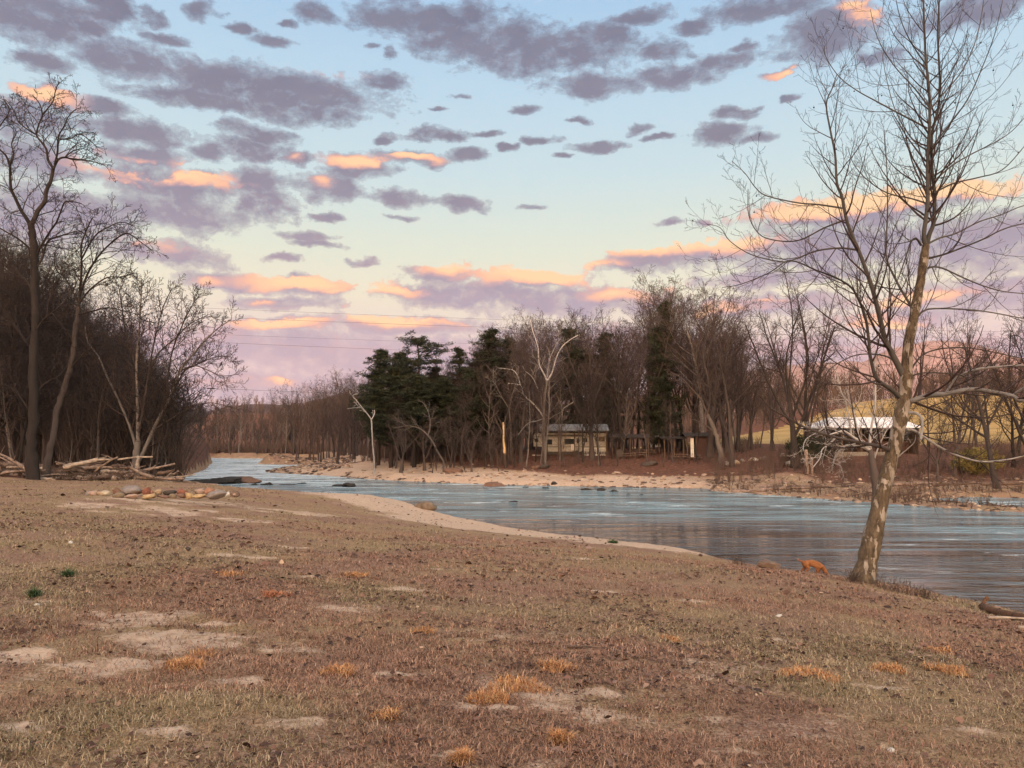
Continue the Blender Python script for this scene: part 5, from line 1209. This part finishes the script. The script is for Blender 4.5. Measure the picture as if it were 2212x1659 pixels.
def cobbles():
    """water-worn stones and clods on the far shore: too many to count"""
    rs = np.random.RandomState(12); V = []; T = []; C = []; o = 0
    bm = bmesh.new(); bmesh.ops.create_icosphere(bm, subdivisions=1, radius=1); bv = np.array([v.co[:] for v in bm.verts]); bt = np.array([[v.index for v in f_.verts] for f_ in bm.faces]); bm.free()
    spots = []
    while len(spots) < 2600:
        q = rs.rand()
        if q < .3: u = rs.uniform(580, 760); y = rs.uniform(118, 212)
        elif q < .72: u = rs.uniform(740, 1640); y = rs.uniform(78, 112)
        else: u = rs.uniform(1530, 2330); y = rs.uniform(50, 84)
        x = P(u, 968, y)[0]; d = sdf(FARL, np.array([x]), np.array([y]))[0]
        if d < -.3 or d > 15: continue
        if u > 760 and d > .6 and rs.rand() < .78: continue
        spots.append((x, y, rs.uniform(.06, .22)*(1.7 if u < 760 else 1)))
    xs = np.array([s_[0] for s_ in spots]); ys = np.array([s_[1] for s_ in spots]); zz = height(xs, ys)
    pal = np.array([(.22,.15,.11),(.30,.22,.17),(.12,.08,.065),(.36,.28,.22),(.07,.05,.045)])
    for (x, y, s_), z in zip(spots, zz):
        k = bv*(1+rs.normal(0, .12, (len(bv), 1)))*np.array([s_*rs.uniform(1, 2), s_*rs.uniform(1, 1.6), s_*rs.uniform(.4, .8)])+np.array([x, y, max(z, WATER)+s_*.1])
        V.append(k); T.append(bt+o); o += len(bv); C.append(np.repeat(pal[rs.randint(0, 5)][None]*rs.uniform(.7, 1.2), len(bv), 0))
    tag(link_mesh('cobbles', np_mesh('cobbles', np.concatenate(V), [np.concatenate(T)], np.concatenate(C)), M['vcol'], smooth=False), 'cobbles and clods scattered along the far sandy shore', 'cobbles', kind='stuff')
cobbles()
for i, (a, b_, c, d, m, lab) in enumerate([(1562,1582,996,1007,'white','pale boulder at the foot of the tree above the far sand, leftmost of the row'),(1578,1600,994,1006,'cream','cream boulder second in the row on the far bank'),(1598,1614,997,1006,'grey','grey boulder third in the row on the far bank'),(1618,1640,993,1004,'white','white boulder fourth in the row on the far bank'),(1640,1662,996,1006,'grey','dull grey boulder at the right end of the row'),
     (1686,1700,990,999,'white','small white boulder left of the whitest one below the bush'),(1696,1722,996,1008,'white','whitest boulder, below the evergreen bush'),(1146,1172,1006,1014,'brown','brown rock among the leaves on the far bank'),(1160,1190,998,1008,'dark','dark root ball under the white limbed sycamore'),(1385,1425,998,1010,'dark','dark root mound under the small trunks before the shelters'),(960,1000,1004,1015,'brown','reddish brown rock pile by the arched grey tree')]):
    stone('bank_boulder', a, b_, c, d, m, lab, 'boulder', 'boulders on the far bank', 800+i, y=97 if a > 1500 and a < 1690 else (90 if a > 1680 else 101), sub=2, angular=5, rough=.2)

# ------------------------------------------------------------------ buildings
def boxm(name, lo, hi, mat, parent, bev=.0):
    bm = bmesh.new(); bmesh.ops.create_cube(bm, size=1)
    for v in bm.verts: v.co = Vector([lo[i]+(hi[i]-lo[i])*(v.co[i]+.5) for i in range(3)])
    if bev: bmesh.ops.bevel(bm, geom=bm.edges[:], offset=bev, segments=2, affect='EDGES')
    me = bpy.data.meshes.new(name); bm.to_mesh(me); bm.free()
    return link_mesh(name, me, mat, parent, smooth=False)
def prism(name, prof, y0, y1, mat, parent):
    """closed outline in x,z swept along y"""
    n = len(prof); V = [(x, y0, z) for x, z in prof]+[(x, y1, z) for x, z in prof]
    me = bpy.data.meshes.new(name); me.from_pydata(V, [], [tuple(range(n))[::-1], tuple(range(n, 2*n))]+[(i, (i+1) % n, n+(i+1) % n, n+i) for i in range(n)][::1]); me.update()
    bm = bmesh.new(); bm.from_mesh(me); bmesh.ops.recalc_face_normals(bm, faces=bm.faces); bm.to_mesh(me); bm.free()
    return link_mesh(name, me, mat, parent, smooth=False)
M['cream'] = simple('cream_siding', (.33,.31,.275), .25, 3, rough=.5, bmp=.1)
M['trim'] = simple('dark_trim', (.05,.04,.038), .3, 4, rough=.6, bmp=.1)
M['glass'] = simple('dark_glass', (.02,.024,.03), .3, 2, rough=.12, bmp=0)
M['tin'] = simple('weathered_tin', (.20,.22,.25), .3, 1.5, rough=.5, stretch=(6,.3,1), bmp=.3)
M['bright_tin'] = simple('galvanised_roof', (.62,.62,.66), .12, 1.2, rough=.45, stretch=(6,.3,1), bmp=.2)
M['wood'] = simple('brown_boards', (.09,.06,.045), .4, 4, stretch=(4,4,.4), bmp=.4)
M['redwood'] = simple('reddish_boards', (.065,.034,.028), .4, 4, stretch=(4,4,.4), bmp=.4)
M['white'] = simple('white_paint', (.62,.60,.56), .1, 3, bmp=.1)
M['shingle'] = simple('dark_shingles', (.04,.035,.035), .4, 6, bmp=.4)
M['band'] = simple('grey_band', (.20,.18,.16), .2, 3, bmp=0)
def camper():
    y = 111.; x0 = P(1153, 968, y)[0]; x1 = P(1309, 968, y)[0]; z0 = H((x0+x1)/2, y)
    r = empty('camper', (x0, y, z0)); L = x1-x0
    prism('body', [(0,1.3),(.02,2.9),(.25,3.2),(L,3.2),(L,.55),(1.4,.55),(1.3,1.25)], 0, 2.4, M['cream'], r)
    for a, b_, c, d in ((1.7,1.55,.95,.75),(4.4,1.6,1.4,.8),(7.0,1.9,.7,.6),(8.9,2.0,1.3,.7),(.15,1.9,.5,.5),(6.2,1.75,.35,.7)):
        w = boxm('window', (a,-.05,b_), (a+c,.03,b_+d), M['trim'], r, .01); boxm('pane', (a+.06,-.075,b_+.06), (a+c-.06,-.052,b_+d-.06), M['glass'], w)
    boxm('stripe', (1.5,-.03,1.15), (L-.05,-.002,1.32), M['band'], r); boxm('stripe', (.1,-.03,2.62), (L-.05,-.002,2.72), M['band'], r)
    dr = boxm('door', (5.95-.6,-.04,.75), (5.95,-.005,2.55), M['white'], r, .01); boxm('handle', (5.85,-.08,1.6), (5.9,-.042,1.75), M['trim'], dr)
    boxm('awning', (1.6,-.28,2.8), (7.2,-.04,2.96), M['trim'], r, .03)
    boxm('skirt', (1.6,.05,.1), (L-.1,.25,.56), M['trim'], r)
    for cx in (6.2, 7.1):
        bm = bmesh.new(); bmesh.ops.create_cone(bm, segments=20, radius1=.36, radius2=.36, depth=.25, cap_ends=True)
        for v in bm.verts: v.co = Vector((v.co.x+cx, v.co.z-.1, v.co.y+.36))
        me = bpy.data.meshes.new('wheel'); bm.to_mesh(me); bm.free(); link_mesh('wheel', me, M['trim'], r, smooth=False)
    tag(r, 'long cream camper trailer with dark windows parked among the bare trunks', 'camper')
    s = empty('roof_shelter', (x0+1.1, y, z0)); Ls = L-1.0
    rf = boxm('roof', (-.2,-1.0,3.62), (Ls+.3,3.4,3.72), M['tin'], s)
    V = [(-.25,-1.1,3.5),(Ls+.3,-1.1,3.5),(Ls+.3,1.2,4.45),(-.25,1.2,4.45),(Ls+.3,3.5,3.5),(-.25,3.5,3.5)]; V = V+[(a, b_, c+.07) for a, b_, c in V]
    me = bpy.data.meshes.new('roof'); me.from_pydata(V, [], [(0,3,2,1),(3,5,4,2),(6,7,8,9),(9,8,10,11),(0,1,7,6),(1,2,8,7),(2,4,10,8),(4,5,11,10),(5,3,9,11),(3,0,6,9)]); me.update()
    bpy.data.objects.remove(rf); link_mesh('roof', me, M['tin'], s, smooth=False)
    for px in np.linspace(.1, Ls-.1, 5):
        for py in (-.9, 3.2): boxm('post', (px-.07, py-.07, -.3), (px+.07, py+.07, 3.52), M['wood'], s)
    tag(s, 'grey tin gable roof on posts standing over the camper', 'shelter roof')
    d = empty('porch_railing', (x0+6.9, y-1.6, z0))
    for k in np.linspace(0, 3.1, 14): boxm('baluster', (k-.025, -.025, .15), (k+.025, .025, 1.0), M['white'], d)
    boxm('rail', (-.05,-.04,1.0), (3.15,.04,1.08), M['white'], d); boxm('deck', (-.1,-.1,.0), (3.2,1.5,.14), M['white'], d)
    tag(d, 'white slatted porch railing in front of the camper', 'railing')
    b = empty('bench', (x0-.3, y-2.2, H(x0, y-2.2))); boxm('seat', (0,-.2,.45), (1.9,.2,.51), M['white'], b)
    for k in (.2, 1.6): boxm('leg', (k,-.18,-.1), (k+.08,.18,.449), M['trim'], b)
    tag(b, 'low white bench left of the camper', 'bench')
camper()
def shelter(name, u0, u1, y, zt, depth, label, mat, posts, gable=.5, walls=None):
    x0 = P(u0, 968, y)[0]; x1 = P(u1, 968, y)[0]; z0 = H((x0+x1)/2, y); L = x1-x0; h = P(u0, zt, y)[2]-z0
    r = empty(name, (x0, y, z0))
    V = [(-.3,-.3,h-.12),(L+.3,-.3,h-.12),(L+.3,depth/2,h+gable),(-.3,depth/2,h+gable),(L+.3,depth+.3,h-.12),(-.3,depth+.3,h-.12)]; V = V+[(a, b_, c+.12) for a, b_, c in V]
    me = bpy.data.meshes.new('roof'); me.from_pydata(V, [], [(0,3,2,1),(3,5,4,2),(6,7,8,9),(9,8,10,11),(0,1,7,6),(1,2,8,7),(2,4,10,8),(4,5,11,10),(5,3,9,11),(3,0,6,9)]); me.update()
    link_mesh('roof', me, mat, r, smooth=False)
    for px in np.linspace(.1, L-.1, posts):
        for py in (0, depth): boxm('post', (px-.08, py-.08, -.4), (px+.08, py+.08, h-.13), M['wood'], r)
    for wv in (walls or []): boxm('wall', *wv(L, h, depth), r)
    return tag(r, label, 'shelter'), (x0, y, z0, L, h)
shelter('picnic_shelter', 1321, 1402, 109, 944, 5, 'long low open picnic shelter with dark scalloped eave right of the camper', M['shingle'], 5, .35)
shelter('picnic_shelter', 1434, 1478, 107, 946, 4, 'short open shelter with flat dark roof beside the hut', M['shingle'], 3, .15)
def hut():
    y = 106.; x0 = P(1483, 968, y)[0]; x1 = P(1542, 968, y)[0]; z0 = H((x0+x1)/2, y); L = x1-x0; h = P(1, 942, y)[2]-z0
    r = empty('hut', (x0, y, z0)); boxm('wall', (1.3,.0,-.2), (L-.1,2.6,h-.03), M['redwood'], r)
    V = [(-.3,-.5,h-.05),(L+.35,-.5,h-.05),(L+.35,1.3,h+.45),(-.3,1.3,h+.45),(L+.35,3.1,h-.05),(-.3,3.1,h-.05)]; V = V+[(a, b_, c+.08) for a, b_, c in V]
    me = bpy.data.meshes.new('roof'); me.from_pydata(V, [], [(0,3,2,1),(3,5,4,2),(6,7,8,9),(9,8,10,11),(0,1,7,6),(1,2,8,7),(2,4,10,8),(4,5,11,10),(5,3,9,11),(3,0,6,9)]); me.update(); link_mesh('roof', me, M['shingle'], r, smooth=False)
    boxm('door', (.55,-.04,.0), (1.0,.0,h-.25), M['white'], r)
    for px in (0, 1.2): boxm('post', (px,-.3,-.3), (px+.12,-.18,h-.08), M['wood'], r)
    tag(r, 'small reddish board hut with a white door panel and dark roof', 'hut')
hut()
def cottage():
    y = 128.; x0 = P(1404, 968, y)[0]; x1 = P(1427, 968, y)[0]; z0 = H(x0, y); w = x1-x0; h = P(1, 946, y)[2]-z0; t = P(1, 932, y)[2]-z0
    r = empty('cottage', (x0, y, z0)); prism('wall', [(0,-.3),(0,h),(w/2,t-.1),(w,h),(w,-.3)], 0, 4, M['white'], r)
    V = [(-.25,-.3,h-.18),(w/2,-.3,t-.05),(w+.25,-.3,h-.18)]; V = V+[(a, 4.3, c) for a, b_, c in V]; V = V+[(a, b_, c+.1) for a, b_, c in V]
    me = bpy.data.meshes.new('roof'); me.from_pydata(V, [], [(0,1,4,3),(1,2,5,4),(6,9,10,7),(7,10,11,8),(0,6,7,1),(1,7,8,2),(3,4,10,9),(4,5,11,10),(0,3,9,6),(2,8,11,5)]); me.update(); link_mesh('roof', me, M['shingle'], r, smooth=False)
    f_ = boxm('window', (w*.35,-.05,h*.35), (w*.65,-.01,h*.75), M['trim'], r)
    tag(r, 'small white gabled cottage seen behind the picnic shelters', 'cottage')
cottage()
def table(u, y, label):
    x = P(u, 968, y)[0]; z = H(x, y); r = empty('picnic_table', (x, y, z)); w = 1.8
    boxm('top', (0,-.35,.72), (w,.35,.77), M['drift'], r); boxm('bench_seat', (0,-.8,.42), (w,-.55,.46), M['drift'], r); boxm('bench_seat', (0,.55,.42), (w,.8,.46), M['drift'], r)
    for k in (.25, w-.33): boxm('leg', (k,-.72,.34), (k+.08,.72,.419), M['wood'], r); boxm('leg', (k+.01,-.3,-.1), (k+.07,.3,.339), M['wood'], r); boxm('leg', (k+.01,-.28,.461), (k+.07,.28,.719), M['wood'], r)
    tag(r, label, 'picnic table', 'picnic tables by the shelters')
for u, y, lab in ((1365,108,'picnic table at the left end under the long shelter'),(1388,110,'picnic table at the right end under the long shelter'),(1456,105,'picnic table under the short flat roofed shelter'),(1484,104,'picnic table in front of the hut'),(1345,107,'picnic table beside the dark barbecue box')): table(u, y, lab)
x = P(1330, 968, 107)[0]; r = empty('grill_box', (x, 107, H(x, 107))); boxm('body', (0,0,.3), (1.0,.7,1.1), M['trim'], r, .04); boxm('lid', (.05,.05,1.101), (.95,.65,1.3), M['trim'], r, .08)
for k in (.06, .88):
    boxm('leg', (k,.05,-.1), (k+.06,.11,.299), M['trim'], r)
tag(r, 'black barbecue box at the left end of the long picnic shelter', 'grill')
def barn():
    y = 94.; xL = P(1774, 968, y)[0]; xR = P(1992, 968, y)[0]; z0 = H((xL+xR)/2, y+1); L = xR-xL; he = P(1, 923, y)[2]-z0; ht = P(1, 899, y)[2]-z0
    r = empty('open_shed', (xL, y, z0)); i = 2.4
    V = [(-.2,-.3,he),(L,-.3,he),(L-1.2,3.2,ht),(i,3.2,ht),(-.2,6.6,he),(L,6.6,he)]; V = V+[(a, b_, c-.09) for a, b_, c in V]
    me = bpy.data.meshes.new('roof'); me.from_pydata(V, [], [(0,1,2,3),(3,2,5,4),(0,3,4),(1,5,2),(6,9,8,7),(9,10,11,8),(6,10,9),(7,8,11),(0,6,7,1),(1,7,11,5),(5,11,10,4),(4,10,6,0)]); me.update(); link_mesh('roof', me, M['bright_tin'], r, smooth=False)
    for px in np.linspace(.2, L-.4, 6): boxm('post', (px-.1,-.1,-.5), (px+.1,.1,he-.1), M['wood'], r)
    boxm('wall', (.3,5.8,-.5), (L-.4,6.0,he-.1), M['trim'], r); boxm('wall', (.1,.2,-.5), (.25,5.8,he-.1), M['wood'], r); boxm('wall', (L-.45,.2,-.5), (L-.3,5.8,he-.1), M['wood'], r)
    boxm('foundation', (1.5,-.45,-.6), (7.5,-.25,.25), M['band'], r)
    tag(r, 'open sided shed with a bright metal roof behind the leaning sycamore', 'shed')
    for k, (u0, u1, h, lab) in enumerate([(1860,1892,1.25,'red wooden crate stack inside the metal roofed shed, left one'),(1897,1925,1.05,'red wooden crate stack inside the metal roofed shed, right one'),(1940,1965,.9,'low red crate at the right inside the metal roofed shed')]):
        a = P(u0, 968, 95)[0]; b_ = P(u1, 968, 95)[0]; q = empty('red_crate', (a, 95.2, z0+.5)); w = b_-a
        for n_, zz in enumerate(np.arange(0, h, .28)): boxm('slat', (0,0,zz), (w,.06,zz+.2), M['redwood'], q)
        for px in (0, w/2, w-.08): boxm('corner_post', (px,.061,-.5), (px+.08,.14,h), M['wood'], q)
        boxm('back_panel', (0,.9,-.5), (w,.96,h), M['redwood'], q)
        tag(q, lab, 'crate', 'red crates in the shed')
barn()
for k, (u, v0, v1, w, lab) in enumerate([(1741,966,1018,9,'thick grey broken post standing by the debris'),(1752,985,1020,6,'short grey post right of the thick broken post')]):
    y = 82; x = P(u, 968, y)[0]; z = H(x, y)
    log('old_post', [(x, y, z-.3), (x+.03, y, z+(v1-v0)/F*y*.5), (x+.02, y, z+(v1-v0)/F*y)], w/2/F*y, w/2.4/F*y, M['drift'], lab, 'post', 'old posts on the right bank', 830+k)

# ------------------------------------------------------------------ wires, bird
def wires():
    for i, (a, b_, sag, th, lab) in enumerate([((430,664),(1640,700),2,.022,'topmost thin power line crossing above the far trees'),((430,683),(1640,716),2,.026,'second power line from the top above the far trees'),((430,720),(1640,752),2,.018,'third power line from the top, faintest one'),((430,737),(1640,775),2,.026,'fourth power line from the top above the evergreens'),((300,832),(1640,870),2,.030,'lowest power line with a dark splice sleeve near the left hill')]):
        y = 128.; p0 = np.array(P(*a, y)); p1 = np.array(P(*b_, y+4)); d = p1-p0; p0 = p0-d*.06; p1 = p1+d*.5
        pts = [p0+(p1-p0)*t-np.array([0,0,sag*math.sin(math.pi*t)*.3]) for t in np.linspace(0, 1, 24)]
        r = tube_obj('power_line', [(pts, [th*.7]*24)], 5, M['trim']); 
        if i == 4:
            c = min(range(len(pts)), key=lambda k: abs(pts[k][0]-P(449, 800, y)[0])); k0 = pts[c]; ux = P(449, 968, y)[0]; t = (ux-p0[0])/(p1[0]-p0[0])
            q = p0+(p1-p0)*t-np.array([0,0,sag*math.sin(math.pi*t)*.3]); dd = (p1-p0)/np.linalg.norm(p1-p0)
            tube_obj('splice_sleeve', [([q-dd*.7, q-dd*.62, q+dd*.62, q+dd*.7], [.03,.09,.09,.03])], 8, M['trim'], r)
        tag(r, lab, 'power line', 'power lines across the river')
wires()
def bird():
    c = np.array(P(477, 787, 60.)); r = empty('bird', tuple(c))
    link_mesh('body', rock_mesh('body', .07, .07, .19, 1, 2, .03), M['trim'], r).rotation_euler = (0, .45, 0)
    h = link_mesh('head', rock_mesh('head', .05, .05, .055, 2, 2, .02), M['trim'], r, loc=(.10, 0, .18))
    tube_obj('beak', [([(0,0,0),(.05,0,-.01),(.08,0,-.015)], [.015,.01,.002])], 4, M['trim'], h, loc=(.03,0,0))
    tube_obj('tail', [([(0,0,0),(-.06,0,-.1),(-.1,0,-.2)], [.03,.035,.03])], 4, M['trim'], r, loc=(-.07,0,-.12))
    tag(r, 'small black bird perched in the outer twigs over the river at left', 'bird')
    a = np.array(P(470, 796, 60)); 
bird()

# ------------------------------------------------------------------ dog
def dog():
    x, y, z = hit(1757, 1239); x = P(1757, 1239, y+.25)[0]; y += .25; z = H(x, y)
    me = bpy.data.meshes.new('dog')
    S = 1.0
    Vv = []; Rr = []; E = []
    def add(p, r, par=None):
        Vv.append(p); Rr.append(r); k = len(Vv)-1
        if par is not None: E.append((par, k))
        return k
    # faces +x, nose to the ground
    pelvis = add((-.22,0,.40), (.085,.10)); loin = add((-.08,0,.425), (.085,.095), pelvis); rib = add((.08,0,.405), (.10,.125), loin); chest = add((.20,0,.385), (.095,.125), rib)
    neck = add((.30,0,.33), (.06,.07), chest); n2 = add((.37,0,.22), (.05,.055), neck); skull = add((.42,0,.14), (.055,.055), n2); muz = add((.465,0,.075), (.035,.035), skull); nose = add((.49,0,.035), (.022,.022), muz)
    t1 = add((-.31,0,.43), (.03,.03), pelvis); t2 = add((-.39,0,.46), (.022,.022), t1); t3 = add((-.47,0,.50), (.012,.012), t2)
    for s_, ph in ((-1, .04), (1, -.05)):
        hip = add((-.21+ph*.3, s_*.07, .32), (.07,.06), pelvis); kn = add((-.15+ph, s_*.075, .22), (.045,.04), hip); hock = add((-.25+ph, s_*.075, .12), (.022,.022), kn); pw = add((-.24+ph, s_*.075, .02), (.022,.022), hock); add((-.20+ph, s_*.075, .015), (.022,.018), pw)
        sh = add((.19-ph*.3, s_*.065, .29), (.05,.05), chest); el = add((.17-ph, s_*.07, .19), (.034,.034), sh); wr = add((.19-ph, s_*.07, .09), (.022,.022), el); fp = add((.19-ph, s_*.07, .02), (.022,.022), wr); add((.225-ph, s_*.07, .015), (.022,.018), fp)
    me.from_pydata(Vv, E, []); me.update()
    o = link_mesh('dog', me, None, None, False)
    sk = o.modifiers.new('Skin', 'SKIN'); sb = o.modifiers.new('Subdivision', 'SUBSURF'); sb.levels = 2; sb.render_levels = 2
    for i, r in enumerate(Rr): me.skin_vertices[0].data[i].radius = (r[0]*1.28, r[1]*1.28)
    me.skin_vertices[0].data[0].use_root = True
    dg = bpy.context.evaluated_depsgraph_get(); em = bpy.data.meshes.new_from_object(o.evaluated_get(dg))
    bpy.data.objects.remove(o)
    m, nt, b = newmat('ginger_fur'); co = ocoord(nt)
    nt.links.new(ramp(nt, noise(nt, co, 9, 5, .6), [(.3, (.15,.055,.022)), (.55, (.27,.105,.04)), (.8, (.36,.18,.09))]), b.inputs['Base Color']); b.inputs['Roughness'].default_value = .9; bump(nt, b, noise(nt, scaled(nt, co, (1,3,3)), 60, 3), .6, .01)
    em.materials.clear()
    d = link_mesh('dog', em, m, None, True, (x-.05, y, z-.07)); d.rotation_euler = (0, .10, -.15); d.scale = (.98,.98,.86)
    for s_ in (-1, 1):
        e = link_mesh('ear', rock_mesh('ear', .018, .03, .05, 5, 2, .02), simple('ear_fur', (.17,.06,.025), .3, 10, bmp=0), d, True, (.385, s_*.055, .155)); e.rotation_euler = (s_*.4, .6, 0)
    link_mesh('nose', rock_mesh('nose', .016, .018, .014, 6, 2, .02), M['trim'], d, True, (.50, 0, .035))
    tag(d, 'ginger dog sniffing the ground at the bank edge left of the sycamore', 'dog')
dog()
# bank weeds by the sycamore and brush by the clay boulder
for i, (u, v, lab, w) in enumerate([(1915,1272,'dead weed stalks at the bank just right of the sycamore base',18),(1955,1282,'reddish dead weed clump on the bank right of the sycamore',22),(2000,1292,'tall thin dead weeds at the bank farther right of the sycamore',16),(1593,1217,'dark tangled weed clump on the shore left of the clay boulder',14),(1845,1256,'short dead weeds at the left of the sycamore base',10)]):
    x, y, z = hit(u, v+3); rs = random.Random(i); polys = []
    for _ in range(46):
        px = x+rs.gauss(0, w/F*y*.6); py = y+rs.gauss(0, .15); pz = H(px, py); h_ = rs.uniform(.08, .30); a = rs.gauss(0, .07)
        polys.append(([(px-x, py-y, pz-z-.02), (px-x+a*.4, py-y, pz-z+h_*.5), (px-x+a, py-y+rs.gauss(0,.05), pz-z+h_)], [.006,.004,.006]))
    tag(tube_obj('dead_weeds', polys, 3, M['brush'], None, (x, y, z)), lab, 'weeds', 'dead weeds along the bank edge')

# ------------------------------------------------------------------ air
def haze():
    bm = bmesh.new(); bmesh.ops.create_cube(bm, size=1)
    for v in bm.verts: v.co = Vector((v.co.x*10800, v.co.y*10800, -8+(v.co.z+.5)*620))
    me = bpy.data.meshes.new('haze'); bm.to_mesh(me); bm.free()
    m = bpy.data.materials.new('haze'); m.use_nodes = True; nt = m.node_tree; nt.nodes.clear(); out = N(nt, 'ShaderNodeOutputMaterial'); v = N(nt, 'ShaderNodeVolumePrincipled')
    v.inputs['Color'].default_value = (.80,.78,.86,1); v.inputs['Density'].default_value = HAZE; v.inputs['Anisotropy'].default_value = .0
    nt.links.new(v.outputs[0], out.inputs['Volume'])
    tag(link_mesh('haze', me, m, smooth=False), kind='stuff')
HAZE = .00004
haze()
